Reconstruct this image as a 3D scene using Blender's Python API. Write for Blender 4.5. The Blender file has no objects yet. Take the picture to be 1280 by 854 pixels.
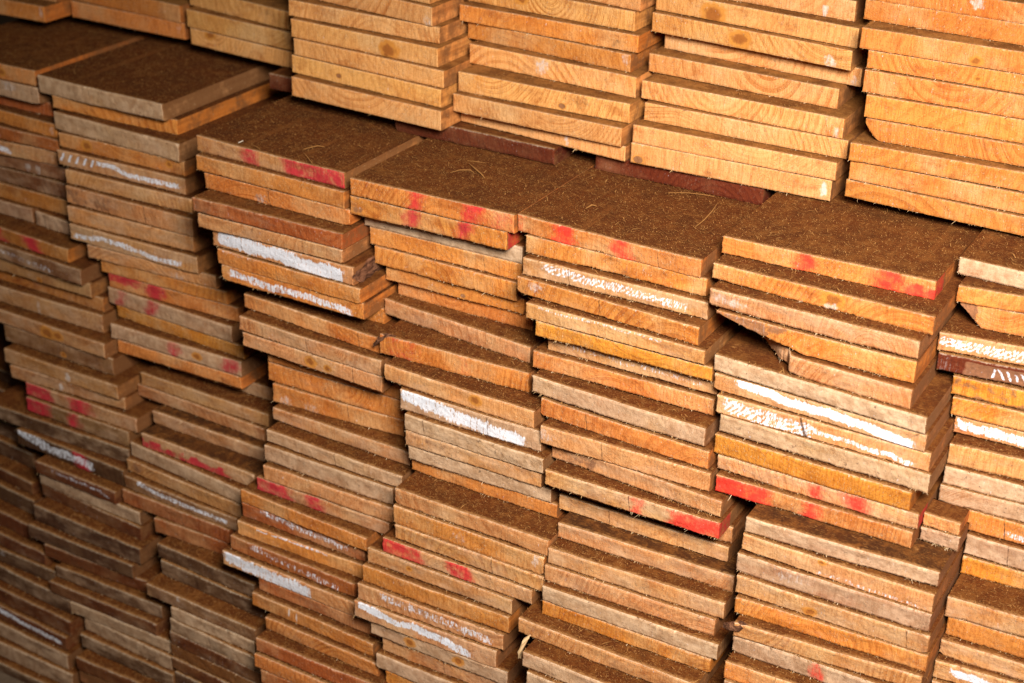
# Stacks of sawn boards seen end on: an upper pile resting on a lower pile with sawdust on its ledges.
import bpy, math, random
import numpy as np
from mathutils import Matrix

# Each board: stack, kind of wood, x at both ends of its sawn face, depth of both ends of that face,
# height of its top, thickness (metres), marks on the face [(mark, ...)], flags for its outline
CAM_Z = 1.7308
CAM_ROT = [[0.862713, -0.243856, 0.443013], [0.505339, 0.382906, -0.773315], [0.018945, 0.891021, 0.453567]]
LENS = 55.257
BOARDS = [
    ('U0', 'o', -2.3118, -2.0005, 1.9007, 1.9021, 1.0435, 0.0295, [], ''),
    ('U0', 'o', -2.2722, -1.9986, 1.8607, 1.8718, 1.014, 0.0274, [('w', 0.97, 0.3, 0.02, 0.4)], ''),
    ('U1', 'o', -1.9965, -1.7396, 1.934, 1.9206, 1.0441, 0.0295, [], ''),
    ('U1', 'o', -1.9889, -1.7345, 1.9241, 1.9233, 1.0146, 0.028, [('w', 0.95, 0.3, 0.03, 0.2)], ''),
    ('U2', 'f', -1.7293, -1.503, 1.9337, 1.9054, 1.0733, 0.0295, [('m', 0.8, 0.2, 0.2, 0.5)], ''),
    ('U2', 'f', -1.7191, -1.4922, 1.9126, 1.8973, 1.0438, 0.0295, [], ''),
    ('U2', 'f', -1.7118, -1.4909, 1.9108, 1.8936, 1.0143, 0.0278, [('k', 0.2, 0.12, 0.07)], ''),
    ('U3', 'f', -1.4629, -1.1951, 1.8608, 1.8322, 1.1735, 0.0262, [], ''),
    ('U3', 'f', -1.4592, -1.1839, 1.8521, 1.8215, 1.1474, 0.0278, [('w', 0.97, 0.8, 0.04, 0.3)], ''),
    ('U3', 'f', -1.4413, -1.1741, 1.827, 1.8251, 1.1196, 0.0244, [('m', 0.9, 0.5, 0.08, 0.3)], ''),
    ('U3', 'f', -1.4299, -1.1653, 1.8159, 1.807, 1.0951, 0.0272, [('k', 0.68, 0.6, 0.09), ('k', 0.66, 0.9, 0.03)], ''),
    ('U3', 'f', -1.4216, -1.1486, 1.81, 1.7965, 1.068, 0.0253, [], ''),
    ('U3', 'f', -1.4255, -1.1486, 1.8083, 1.7891, 1.0427, 0.0267, [('h', 0.33, 0.55, 0.035)], ''),
    ('U3', 'f', -1.4131, -1.1412, 1.79, 1.7774, 1.016, 0.0295, [], ''),
    ('U4', 'f', -1.1943, -0.8964, 1.9337, 1.8922, 1.1947, 0.0247, [], ''),
    ('U4', 'f', -1.1785, -0.9011, 1.8976, 1.887, 1.17, 0.0281, [('k', 0.35, 0.4, 0.05)], ''),
    ('U4', 'o', -1.1734, -0.8883, 1.8764, 1.8751, 1.1419, 0.0249, [('m', 0.9, 0.7, 0.1, 0.4)], ''),
    ('U4', 'o', -1.1645, -0.8933, 1.8851, 1.865, 1.117, 0.025, [('w', 0.97, 0.3, 0.04, 0.3)], ''),
    ('U4', 'f', -1.1478, -0.877, 1.863, 1.8516, 1.092, 0.0289, [('w', 0.45, 0.4, 0.06, 0.5)], ''),
    ('U4', 'f', -1.14, -0.872, 1.8208, 1.8256, 1.0631, 0.0283, [('m', 0.7, 0.4, 0.15, 0.5), ('h', 0.62, 0.75, 0.04)], ''),
    ('U4', 'f', -1.1397, -0.8722, 1.8066, 1.8051, 1.0348, 0.0268, [('m', 0.6, 0.6, 0.06, 0.4)], ''),
    ('U4', 'f', -1.1404, -0.8679, 1.8292, 1.8111, 1.008, 0.0215, [('w', 0.66, 0.5, 0.022, 0.6)], ''),
    ('U5', 'f', -0.8932, -0.608, 1.9291, 1.917, 1.2217, 0.0265, [('w', 0.86, 0.7, 0.025, 0.5)], ''),
    ('U5', 'f', -0.8847, -0.592, 1.9151, 1.891, 1.1952, 0.0264, [('k', 0.3, 0.7, 0.09)], ''),
    ('U5', 'f', -0.8828, -0.5937, 1.9024, 1.8798, 1.1688, 0.0265, [('k', 0.46, 0.5, 0.075), ('w', 0.9, 0.75, 0.045, 0.5)], ''),
    ('U5', 'f', -0.869, -0.5845, 1.9172, 1.8999, 1.1423, 0.0247, [('w', 0.97, 0.8, 0.03, 0.3)], ''),
    ('U5', 'f', -0.8762, -0.6044, 1.8856, 1.8778, 1.1176, 0.0268, [], ''),
    ('U5', 'f', -0.8677, -0.5832, 1.8495, 1.8469, 1.0908, 0.026, [('w', 0.97, 0.8, 0.025, 0.4)], ''),
    ('U5', 'f', -0.8567, -0.5736, 1.8389, 1.8433, 1.0649, 0.0253, [], ''),
    ('U5', 'f', -0.8612, -0.5792, 1.8159, 1.8255, 1.0395, 0.0246, [('m', 0.25, 0.7, 0.04, 0.4)], ''),
    ('U5', 'f', -0.8613, -0.5826, 1.8136, 1.825, 1.0149, 0.0283, [('w', 0.965, 0.45, 0.025, 0.7), ('h', 0.04, 0.8, 0.05)], ''),
    ('U6', 'o', -0.5898, -0.3369, 1.8917, 1.887, 1.257, 0.0239, [('w', 0.55, 0.3, 0.05, 0.5)], ''),
    ('U6', 'o', -0.589, -0.3317, 1.8927, 1.8844, 1.2331, 0.0258, [], ''),
    ('U6', 'o', -0.5779, -0.3221, 1.8552, 1.8621, 1.2073, 0.0264, [('k', 0.56, 0.75, 0.045)], ''),
    ('U6', 'o', -0.5659, -0.3173, 1.8542, 1.8593, 1.181, 0.0231, [('k', 0.55, 0.6, 0.025)], ''),
    ('U6', 'o', -0.5654, -0.3114, 1.8479, 1.8549, 1.1578, 0.028, [], ''),
    ('U6', 'o', -0.5566, -0.3058, 1.839, 1.853, 1.1298, 0.0291, [], ''),
    ('U6', 'o', -0.5529, -0.2993, 1.8364, 1.8451, 1.1008, 0.0268, [], 'LW'),
    ('U6', 'o', -0.5617, -0.2917, 1.8139, 1.8307, 1.074, 0.0244, [], ''),
    ('U6', 'o', -0.5607, -0.2852, 1.8198, 1.8223, 1.0495, 0.0262, [], ''),
    ('U6', 'o', -0.5629, -0.2836, 1.8195, 1.8134, 1.0234, 0.0241, [], ''),
    ('C0', 'o', -2.1212, -1.8767, 1.7146, 1.7221, 0.9615, 0.0263, [('k', 0.7, 0.5, 0.05)], ''),
    ('C0', 'g', -2.1285, -1.8696, 1.716, 1.718, 0.9353, 0.028, [('w', 0.75, 0.2, 0.12, 0.3)], ''),
    ('C0', 'r', -2.1265, -1.8649, 1.73, 1.7361, 0.9072, 0.024, [], ''),
    ('C0', 'o', -2.1043, -1.83, 1.7188, 1.7104, 0.8832, 0.0226, [('w', 0.96, 0.5, 0.04, 0.3)], ''),
    ('C0', 'r', -2.0847, -1.8221, 1.6972, 1.7026, 0.8607, 0.0226, [], ''),
    ('C0', 't', -2.0605, -1.835, 1.6798, 1.7085, 0.8381, 0.0251, [('W', [(0.3, 0.1), (0.62, 0.75)], 0.35, 0.95)], ''),
    ('C0', 'b', -2.0903, -1.8188, 1.7019, 1.7072, 0.813, 0.0269, [('w', 0.7, 0.6, 0.04, 0.4), ('w', 0.78, 0.6, 0.03, 0.4)], ''),
    ('C0', 'b', -2.0991, -1.82, 1.7048, 1.7043, 0.7861, 0.0272, [], ''),
    ('C0', 'o', -2.0902, -1.8158, 1.7005, 1.7009, 0.7589, 0.0275, [], ''),
    ('C0', 'P', -2.0845, -1.89, 1.6903, 1.6921, 0.7313, 0.025, [], 'A'),
    ('C0', 'P', -1.8806, -1.7975, 1.6899, 1.6828, 0.7313, 0.025, [], ''),
    ('C0', 'o', -2.0597, -1.7642, 1.6548, 1.6415, 0.7063, 0.0244, [('R', 0.4, 0.5), ('R', 0.66, 0.8)], ''),
    ('C0', 'b', -2.0184, -1.7303, 1.6389, 1.6315, 0.682, 0.0268, [('W', [(0.3, 0.35), (0.55, 0.55), (0.8, 0.7)], 0.3, 0.5)], ''),
    ('C0', 't', -2.0087, -1.7239, 1.6426, 1.6432, 0.6551, 0.0262, [('k', 0.6, 0.8, 0.03)], ''),
    ('C0', 'o', -1.9999, -1.7096, 1.6519, 1.6529, 0.6289, 0.024, [], ''),
    ('C0', 't', -1.9777, -1.702, 1.6314, 1.6403, 0.6049, 0.031, [('w', 0.5, 0.6, 0.025, 0.4)], ''),
    ('C0', 't', -1.9458, -1.6743, 1.6138, 1.6108, 0.574, 0.027, [('k', 0.53, 0.5, 0.08), ('k', 0.62, 0.5, 0.06)], ''),
    ('C0', 'b', -1.9062, -1.6649, 1.6141, 1.6166, 0.547, 0.031, [('k', 0.55, 0.7, 0.035)], ''),
    ('C0', 't', -1.8889, -1.6379, 1.5924, 1.5935, 0.516, 0.0252, [('w', 0.57, 0.5, 0.035, 0.6)], ''),
    ('C0', 't', -1.8736, -1.6328, 1.5877, 1.6022, 0.4908, 0.0232, [('w', 0.45, 0.6, 0.03, 0.6)], ''),
    ('C0', 't', -1.8431, -1.6017, 1.5882, 1.5919, 0.4676, 0.0254, [('R', 0, 0.25), ('R', 0.4, 0.6)], ''),
    ('C0', 't', -1.8399, -1.6148, 1.5828, 1.5843, 0.4421, 0.0275, [('R', 0, 0.25), ('R', 0.42, 0.53)], ''),
    ('C0', 'b', -1.9257, -1.6096, 1.5673, 1.5769, 0.4147, 0.0252, [], ''),
    ('C0', 'b', -1.8473, -1.6034, 1.5598, 1.5539, 0.3895, 0.0291, [('W', [(0.0, 0.0), (0.3, 0.45), (0.75, 0.5)], 0.55, 0.85), ('R', 0.55, 0.68)], ''),
    ('C0', 'r', -1.7841, -1.6048, 1.5346, 1.5313, 0.3604, 0.0226, [('W', [(0.2, 0.3), (0.8, 0.3), (0.95, 0.6)], 0.25, 0.6)], ''),
    ('C0', 'g', -1.7844, -1.5562, 1.54, 1.5332, 0.3378, 0.024, [], ''),
    ('C0', 'r', -1.7855, -1.5516, 1.5428, 1.5269, 0.3138, 0.024, [], ''),
    ('C0', 'b', -1.7756, -1.538, 1.5114, 1.5064, 0.2898, 0.0302, [], ''),
    ('C0', 'b', -1.7779, -1.5479, 1.4961, 1.4966, 0.2596, 0.0246, [], ''),
    ('C0', 'r', -1.7417, -1.5266, 1.4927, 1.5017, 0.235, 0.0247, [], ''),
    ('C0', 'b', -1.708, -1.4835, 1.482, 1.4878, 0.2103, 0.023, [], ''),
    ('C0', 'r', -1.7115, -1.4823, 1.4675, 1.4706, 0.1873, 0.0226, [], ''),
    ('C0', 'g', -1.6673, -1.453, 1.4664, 1.4704, 0.1648, 0.0226, [], ''),
    ('C0', 'g', -1.6416, -1.4481, 1.4695, 1.4622, 0.1422, 0.0269, [], ''),
    ('C0', 'b', -1.6412, -1.4396, 1.456, 1.4531, 0.1153, 0.0262, [], ''),
    ('C0', 'r', -1.6308, -1.4299, 1.4305, 1.437, 0.0891, 0.0255, [], ''),
    ('L1', 'b', -2.2459, -1.9516, 1.6898, 1.6775, 0.4015, 0.0231, [], ''),
    ('L1', 'r', -2.2122, -1.9124, 1.6653, 1.6524, 0.3784, 0.0233, [('R', 0.9, 1)], ''),
    ('L1', 'b', -2.1607, -1.8557, 1.6251, 1.5986, 0.3551, 0.0297, [], ''),
    ('L1', 'b', -2.1411, -1.8441, 1.6024, 1.5861, 0.3255, 0.0297, [], ''),
    ('L1', 'r', -2.1177, -1.8166, 1.5763, 1.5507, 0.2958, 0.023, [], ''),
    ('L1', 'b', -2.0926, -1.8028, 1.5588, 1.5371, 0.2727, 0.0297, [], ''),
    ('L1', 'r', -2.0765, -1.784, 1.5302, 1.5103, 0.243, 0.0297, [], ''),
    ('L1', 'r', -2.0018, -1.7425, 1.503, 1.493, 0.2134, 0.0237, [], ''),
    ('L1', 'b', -1.9916, -1.718, 1.4895, 1.4889, 0.1896, 0.0272, [('w', 0.55, 0.2, 0.03, 0.3)], ''),
    ('L1', 'b', -1.9609, -1.6698, 1.4835, 1.4686, 0.1624, 0.0297, [], ''),
    ('L1', 'r', -1.9454, -1.6579, 1.4641, 1.4539, 0.1327, 0.0281, [], ''),
    ('L1', 'r', -1.9391, -1.6624, 1.4533, 1.4442, 0.1046, 0.0275, [('W', [(0.3, 0.1), (0.65, 0.5), (0.98, 0.55)], 0.3, 0.95)], ''),
    ('L1', 'g', -1.9339, -1.6553, 1.4436, 1.4355, 0.0771, 0.029, [], ''),
    ('L1', 'g', -1.9123, -1.6417, 1.4276, 1.4282, 0.0481, 0.0297, [], ''),
    ('L1', 'b', -1.9044, -1.631, 1.4151, 1.4129, 0.0184, 0.0297, [], ''),
    ('C1', 'g', -1.8594, -1.5974, 1.7103, 1.7082, 0.9615, 0.0287, [], ''),
    ('C1', 'o', -1.8335, -1.5873, 1.712, 1.7267, 0.9328, 0.0241, [], ''),
    ('C1', 'g', -1.8261, -1.5606, 1.7034, 1.696, 0.9087, 0.0295, [], ''),
    ('C1', 'o', -1.8113, -1.5572, 1.6954, 1.7024, 0.8792, 0.0234, [('k', 0.23, 0.5, 0.06), ('k', 0.88, 0.4, 0.035)], ''),
    ('C1', 't', -1.8041, -1.5488, 1.6819, 1.6918, 0.8558, 0.0252, [('T', 0.04, 0.28), ('W', [(0.3, 0.3), (0.45, 0.3), (0.55, 0.6), (0.97, 0.55)], 0.32, 0.95)], ''),
    ('C1', 't', -1.781, -1.53, 1.6721, 1.6818, 0.8306, 0.0249, [], ''),
    ('C1', 't', -1.7779, -1.5179, 1.6652, 1.6668, 0.8058, 0.0296, [('q', 0.0, 0.45)], ''),
    ('C1', 't', -1.7705, -1.5187, 1.6567, 1.6663, 0.7762, 0.0277, [], ''),
    ('C1', 't', -1.7643, -1.506, 1.6515, 1.6577, 0.7485, 0.0276, [('W', [(0.02, 0.75), (0.25, 0.4), (0.4, 0.4), (0.65, 0.75), (0.9, 0.55)], 0.3, 0.95)], ''),
    ('C1', 't', -1.7297, -1.4797, 1.6508, 1.6664, 0.7208, 0.0228, [('w', 0.7, 0.8, 0.1, 0.2)], ''),
    ('C1', 'o', -1.7101, -1.4614, 1.6574, 1.6675, 0.698, 0.0219, [], ''),
    ('C1', 'o', -1.6983, -1.4401, 1.6599, 1.668, 0.6762, 0.0253, [('R', 0, 0.27, 'top'), ('R', 0.3, 0.45)], ''),
    ('C1', 'p', -1.7012, -1.4404, 1.6577, 1.6498, 0.6509, 0.0283, [('R', 0.07, 0.15), ('R', 0.31, 0.4)], ''),
    ('C1', 'y', -1.6871, -1.4206, 1.659, 1.6515, 0.6227, 0.0221, [], ''),
    ('C1', 'g', -1.6801, -1.418, 1.6338, 1.6405, 0.6005, 0.0265, [('P', 0.45, 0.53), ('k', 0.67, 0.5, 0.05), ('P', 0.85, 0.98)], ''),
    ('C1', 'o', -1.6688, -1.4194, 1.6353, 1.6398, 0.574, 0.0219, [], ''),
    ('C1', 't', -1.6641, -1.3765, 1.6647, 1.6684, 0.5521, 0.024, [], 'H'),
    ('C1', 't', -1.6238, -1.3635, 1.6333, 1.632, 0.5281, 0.0232, [], ''),
    ('C1', 't', -1.632, -1.3679, 1.6325, 1.6259, 0.505, 0.0223, [], ''),
    ('C1', 't', -1.5805, -1.3541, 1.6076, 1.6066, 0.4827, 0.022, [], 'D'),
    ('C1', 't', -1.5745, -1.3438, 1.5722, 1.5675, 0.4607, 0.0241, [('R', 0, 0.3, 'bot'), ('R', 0.35, 0.8, 'bot')], 'D'),
    ('C1', 'g', -1.6005, -1.3598, 1.5717, 1.5517, 0.4366, 0.0252, [], ''),
    ('C1', 't', -1.6003, -1.3579, 1.5599, 1.5489, 0.4113, 0.0232, [('q', 0.0, 0.3)], ''),
    ('C1', 'b', -1.5956, -1.3638, 1.5471, 1.5426, 0.3881, 0.0224, [('W', [(0.1, 0.15), (0.35, 0.4), (0.6, 0.45), (0.95, 0.55)], 0.4, 0.8)], ''),
    ('C1', 'r', -1.5971, -1.3761, 1.5402, 1.5382, 0.3657, 0.0257, [], ''),
    ('C1', 'r', -1.5258, -1.3815, 1.5325, 1.5384, 0.34, 0.0259, [], ''),
    ('C1', 'b', -1.5007, -1.301, 1.5087, 1.5002, 0.3141, 0.0248, [], ''),
    ('C1', 'b', -1.4913, -1.2817, 1.5026, 1.495, 0.2893, 0.0261, [], ''),
    ('C1', 't', -1.495, -1.2742, 1.4702, 1.4661, 0.2632, 0.022, [('w', 0.3, 0.15, 0.03, 0.3)], ''),
    ('C1', 'g', -1.4432, -1.2759, 1.4664, 1.4644, 0.2412, 0.0219, [], ''),
    ('C1', 'g', -1.4459, -1.2477, 1.4641, 1.4557, 0.2193, 0.024, [], ''),
    ('C1', 'r', -1.4466, -1.2506, 1.4621, 1.4554, 0.1953, 0.024, [], ''),
    ('C1', 'o', -1.4488, -1.2512, 1.4636, 1.4541, 0.1713, 0.024, [], ''),
    ('C1', 'r', -1.4448, -1.2456, 1.459, 1.451, 0.1473, 0.024, [], ''),
    ('C1', 'b', -1.4383, -1.2416, 1.4563, 1.4479, 0.1233, 0.0248, [], ''),
    ('C2', 't', -1.4649, -1.1982, 1.6301, 1.6228, 0.9615, 0.0229, [('R', 0.31, 0.42), ('R', 0.6, 1)], ''),
    ('C2', 'o', -1.4545, -1.1913, 1.6145, 1.6121, 0.9387, 0.0251, [], ''),
    ('C2', 'o', -1.4425, -1.1839, 1.6168, 1.6126, 0.9136, 0.0248, [('m', 0.4, 0.7, 0.1, 0.0), ('w', 0.4, 0.7, 0.07, 0.35)], ''),
    ('C2', 'r', -1.4366, -1.1775, 1.5804, 1.5859, 0.8888, 0.0229, [('q', 0.0, 0.35)], ''),
    ('C2', 't', -1.4291, -1.1778, 1.5803, 1.5852, 0.866, 0.0215, [], ''),
    ('C2', 't', -1.4092, -1.1591, 1.5876, 1.5832, 0.8444, 0.027, [('W', [(0.03, 0.25), (0.2, 0.4), (0.6, 0.5), (0.95, 0.65)], 0.75, 1.2)], ''),
    ('C2', 'o', -1.3986, -1.1455, 1.5828, 1.5796, 0.8174, 0.0233, [('W', [(0.0, 0.05), (0.35, 0.0)], 0.2, 0.4)], ''),
    ('C2', 'o', -1.3924, -1.1432, 1.5818, 1.5838, 0.7941, 0.0238, [('W', [(0.05, 0.35), (0.3, 0.6), (0.6, 0.5), (0.95, 0.8)], 0.45, 0.9)], ''),
    ('C2', 'o', -1.3907, -1.1395, 1.6205, 1.626, 0.7704, 0.024, [], 'H'),
    ('C2', 'o', -1.3689, -1.1167, 1.6, 1.5853, 0.7464, 0.0232, [], ''),
    ('C2', 't', -1.3593, -1.105, 1.5742, 1.5677, 0.7232, 0.0242, [], ''),
    ('C2', 't', -1.3531, -1.1032, 1.5725, 1.5671, 0.699, 0.024, [('k', 0.5, 0.5, 0.06), ('k', 0.62, 0.6, 0.04)], ''),
    ('C2', 'o', -1.3228, -1.093, 1.5905, 1.5991, 0.675, 0.024, [], 'H'),
    ('C2', 'o', -1.3238, -1.0885, 1.5899, 1.5965, 0.651, 0.0296, [], ''),
    ('C2', 'o', -1.3117, -1.0886, 1.5834, 1.596, 0.6214, 0.0296, [('w', 0.1, 0.8, 0.08, 0.3), ('w', 0.3, 0.8, 0.1, 0.25)], ''),
    ('C2', 't', -1.301, -1.0577, 1.5673, 1.5664, 0.5919, 0.0223, [], ''),
    ('C2', 'p', -1.2934, -1.0532, 1.5418, 1.5382, 0.5695, 0.0215, [], ''),
    ('C2', 'p', -1.2922, -1.0649, 1.5329, 1.5332, 0.548, 0.0272, [], ''),
    ('C2', 't', -1.2878, -1.0602, 1.5223, 1.5254, 0.5208, 0.0248, [], ''),
    ('C2', 't', -1.3011, -1.0656, 1.5219, 1.5232, 0.496, 0.0215, [('R', 0, 0.27), ('R', 0.37, 0.53)], ''),
    ('C2', 'o', -1.322, -1.0894, 1.5088, 1.5002, 0.4745, 0.0225, [], ''),
    ('C2', 'r', -1.3221, -1.0986, 1.5101, 1.5085, 0.452, 0.024, [('W', [(0.15, 0.0), (0.45, 0.35), (0.9, 0.5)], 0.4, 0.7)], ''),
    ('C2', 'o', -1.3209, -1.0933, 1.4957, 1.499, 0.428, 0.0228, [('W', [(0.15, 0.08), (0.75, 0.1)], 0.14, 0.8)], ''),
    ('C2', 'r', -1.3271, -1.098, 1.4844, 1.4801, 0.4053, 0.0241, [('W', [(0.15, 0.2), (0.6, 0.6), (0.9, 0.75)], 0.4, 0.55)], ''),
    ('C2', 't', -1.3357, -1.0923, 1.4749, 1.471, 0.3812, 0.0245, [('W', [(0.0, 0.3), (0.3, 0.5), (0.7, 0.6)], 0.8, 1.1)], ''),
    ('C2', 'r', -1.2702, -1.0501, 1.4758, 1.4719, 0.3567, 0.0228, [], ''),
    ('C2', 'o', -1.2758, -1.0511, 1.4648, 1.4568, 0.3339, 0.0229, [('w', 0.32, 0.3, 0.015, 0.8), ('w', 0.38, 0.5, 0.01, 0.8)], ''),
    ('C2', 'o', -1.2411, -1.0371, 1.4512, 1.4473, 0.311, 0.0215, [], ''),
    ('C2', 'r', -1.2406, -1.0228, 1.4263, 1.429, 0.2895, 0.0252, [], ''),
    ('C2', 'o', -1.2405, -1.0175, 1.4203, 1.4197, 0.2643, 0.024, [], ''),
    ('C2', 'r', -1.2305, -1.008, 1.4205, 1.4189, 0.2403, 0.0242, [], ''),
    ('C3', 'o', -1.1813, -0.9285, 1.6123, 1.6201, 0.9615, 0.0266, [('R', 0.36, 0.46), ('R', 0.69, 0.83), ('S', 0.83, 1)], ''),
    ('C3', 'o', -1.1831, -0.9391, 1.6137, 1.6208, 0.935, 0.0254, [('R', 0.36, 0.44), ('R', 0.68, 0.77), ('q', 0.0, 0.15)], 'dE'),
    ('C3', 'w', -1.1764, -0.9268, 1.6358, 1.6398, 0.9095, 0.024, [], 'H'),
    ('C3', 'o', -1.1667, -0.9268, 1.6354, 1.6398, 0.8855, 0.025, [], ''),
    ('C3', 'o', -1.157, -0.9291, 1.6311, 1.6312, 0.8606, 0.0268, [], ''),
    ('C3', 'o', -1.1428, -0.9243, 1.6378, 1.6431, 0.8337, 0.0229, [('h', 0.57, 0.75, 0.04)], ''),
    ('C3', 'o', -1.1302, -0.9143, 1.6482, 1.6504, 0.8109, 0.0244, [], ''),
    ('C3', 't', -1.1388, -0.892, 1.6262, 1.6051, 0.7865, 0.024, [], ''),
    ('C3', 'o', -1.1098, -0.8795, 1.5721, 1.5812, 0.7625, 0.0287, [('S', 0.05, 0.28), ('S', 0.53, 0.62), ('q', 0.95, 1.0)], ''),
    ('C3', 't', -1.0856, -0.848, 1.5465, 1.5419, 0.7338, 0.025, [('m', 0.2, 0.3, 0.12, 0.7), ('k', 0.62, 0.4, 0.06)], ''),
    ('C3', 'p', -1.054, -0.8348, 1.5377, 1.5386, 0.7089, 0.0304, [('W', [(0.0, 0.15), (0.35, 0.45), (0.7, 0.7), (0.92, 0.8)], 0.62, 1.1)], ''),
    ('C3', 'g', -1.0414, -0.8238, 1.5289, 1.5252, 0.6785, 0.0242, [], ''),
    ('C3', 't', -1.0388, -0.8283, 1.5265, 1.5304, 0.6543, 0.0236, [('q', 0.0, 0.4)], ''),
    ('C3', 'g', -1.0362, -0.8155, 1.5299, 1.535, 0.6307, 0.0221, [], ''),
    ('C3', 'o', -1.0367, -0.8067, 1.5381, 1.5363, 0.6086, 0.0229, [], ''),
    ('C3', 't', -1.0314, -0.7919, 1.4877, 1.4862, 0.5856, 0.0237, [], ''),
    ('C3', 'o', -1.0302, -0.7945, 1.4825, 1.4817, 0.5619, 0.0273, [('w', 0.45, 0.5, 0.08, 0.2), ('w', 0.95, 0.3, 0.05, 0.4)], ''),
    ('C3', 't', -1.0256, -0.7921, 1.4788, 1.4772, 0.5346, 0.0239, [], ''),
    ('C3', 't', -1.0417, -0.8059, 1.4717, 1.4731, 0.5107, 0.0228, [('R', 0, 0.27), ('R', 0.43, 0.62)], ''),
    ('C3', 't', -1.0648, -0.8328, 1.4682, 1.4683, 0.4879, 0.023, [('k', 0.3, 0.4, 0.03)], ''),
    ('C3', 'o', -1.0664, -0.8327, 1.4575, 1.4608, 0.4649, 0.027, [], ''),
    ('C3', 't', -1.0699, -0.837, 1.4489, 1.4544, 0.4379, 0.0262, [('W', [(0.15, 0.3), (0.6, 0.4), (0.95, 0.7)], 0.45, 0.65)], ''),
    ('C3', 't', -1.0724, -0.8447, 1.4436, 1.4493, 0.4116, 0.0279, [('W', [(0.02, 0.15), (0.32, 0.45), (0.42, 0.25), (0.6, 0.4), (0.85, 0.8)], 0.42, 1.1)], ''),
    ('C3', 'p', -1.0489, -0.8266, 1.4487, 1.4499, 0.3838, 0.024, [('k', 0.3, 0.5, 0.06), ('k', 0.65, 0.5, 0.06)], ''),
    ('C3', 't', -1.032, -0.8131, 1.4528, 1.4544, 0.3598, 0.0249, [], ''),
    ('C3', 'p', -1.0363, -0.8151, 1.4419, 1.444, 0.3349, 0.0244, [], ''),
    ('C3', 'y', -1.022, -0.8099, 1.4447, 1.4466, 0.3105, 0.0239, [], ''),
    ('C4', 'o', -0.9271, -0.6668, 1.6258, 1.62, 0.9615, 0.0243, [('S', 0, 0.08), ('R', 0.2, 0.34), ('R', 0.53, 0.64)], ''),
    ('C4', 'o', -0.9119, -0.6584, 1.6211, 1.6223, 0.9373, 0.0243, [], ''),
    ('C4', 't', -0.9069, -0.6488, 1.6053, 1.6088, 0.9129, 0.0237, [('Z', [(0.1, 0.25), (0.3, 0.4), (0.92, 0.55)], 0.5, 1.1)], ''),
    ('C4', 'o', -0.9095, -0.6486, 1.5965, 1.5856, 0.8892, 0.0243, [('w', 0.1, 0.4, 0.06, 0.4), ('m', 0.05, 0.5, 0.05, 0.5), ('c', 0.47)], ''),
    ('C4', 't', -0.8857, -0.6356, 1.5788, 1.5774, 0.8649, 0.0215, [('W', [(0.05, 0.08), (0.25, 0.2), (0.5, 0.12), (0.8, 0.06)], 0.16, 0.6)], ''),
    ('C4', 'y', -0.8702, -0.6251, 1.5775, 1.581, 0.8434, 0.0211, [], ''),
    ('C4', 't', -0.8596, -0.6211, 1.5926, 1.5923, 0.8223, 0.024, [('W', [(0.1, 0.5), (0.25, 0.35), (0.5, 0.5), (0.7, 0.45), (0.95, 0.6)], 0.35, 0.45)], ''),
    ('C4', 'o', -0.8747, -0.6209, 1.5804, 1.5852, 0.7983, 0.0239, [('g2', 0.46)], ''),
    ('C4', 'g', -0.8631, -0.6162, 1.5602, 1.5528, 0.7744, 0.0266, [], ''),
    ('C4', 'o', -0.8472, -0.6068, 1.5557, 1.5468, 0.7478, 0.0255, [('q', 0.0, 0.05)], ''),
    ('C4', 't', -0.8341, -0.5998, 1.5329, 1.5401, 0.7224, 0.0267, [('w', 0.0, 0.5, 0.15, 0.3)], ''),
    ('C4', 't', -0.8231, -0.5776, 1.5455, 1.5281, 0.6957, 0.024, [('q', 0.0, 0.35)], ''),
    ('C4', 't', -0.8152, -0.5738, 1.5145, 1.5181, 0.6717, 0.0229, [('R', 0.5, 0.57), ('R', 0.72, 1)], 'E'),
    ('C4', 't', -0.8132, -0.5688, 1.5427, 1.5518, 0.6488, 0.024, [], 'H'),
    ('C4', 't', -0.8059, -0.5679, 1.5382, 1.5421, 0.6248, 0.0228, [], ''),
    ('C4', 't', -0.7911, -0.549, 1.5095, 1.519, 0.602, 0.0233, [], 'D'),
    ('C4', 't', -0.7901, -0.5478, 1.4826, 1.4926, 0.5787, 0.0238, [('m', 0.55, 0.6, 0.1, 0.0)], ''),
    ('C4', 't', -0.7914, -0.5554, 1.4778, 1.4855, 0.5549, 0.0241, [], ''),
    ('C4', 'g', -0.7876, -0.5437, 1.4662, 1.472, 0.5308, 0.0231, [], ''),
    ('C4', 'y', -0.7873, -0.5506, 1.467, 1.4692, 0.5077, 0.0216, [], ''),
    ('C4', 't', -0.8087, -0.5552, 1.4426, 1.4403, 0.4861, 0.0235, [('g2', 0.55)], ''),
    ('C4', 'g', -0.7837, -0.5312, 1.4109, 1.41, 0.4626, 0.0226, [], ''),
    ('C4', 'g', -0.773, -0.5224, 1.4035, 1.404, 0.44, 0.0228, [], ''),
    ('C5', 'o', -0.655, -0.3943, 1.6509, 1.6621, 0.9846, 0.0232, [('R', 0.36, 0.46), ('R', 0.7, 0.85), ('R', 0.85, 1, 'bot'), ('X', 0.51)], 'E'),
    ('C5', 'o', -0.6521, -0.3788, 1.62, 1.6172, 0.9614, 0.0221, [('k', 0.56, 0.45, 0.07), ('w', 0.56, 0.95, 0.05, 0.6)], ''),
    ('C5', 't', -0.6439, -0.3852, 1.5963, 1.5916, 0.9394, 0.0239, [('w', 0.1, 0.5, 0.15, 0.35)], ''),
    ('C5', 'o', -0.6309, -0.3847, 1.5903, 1.5887, 0.9155, 0.0285, [], 'LB'),
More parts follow.
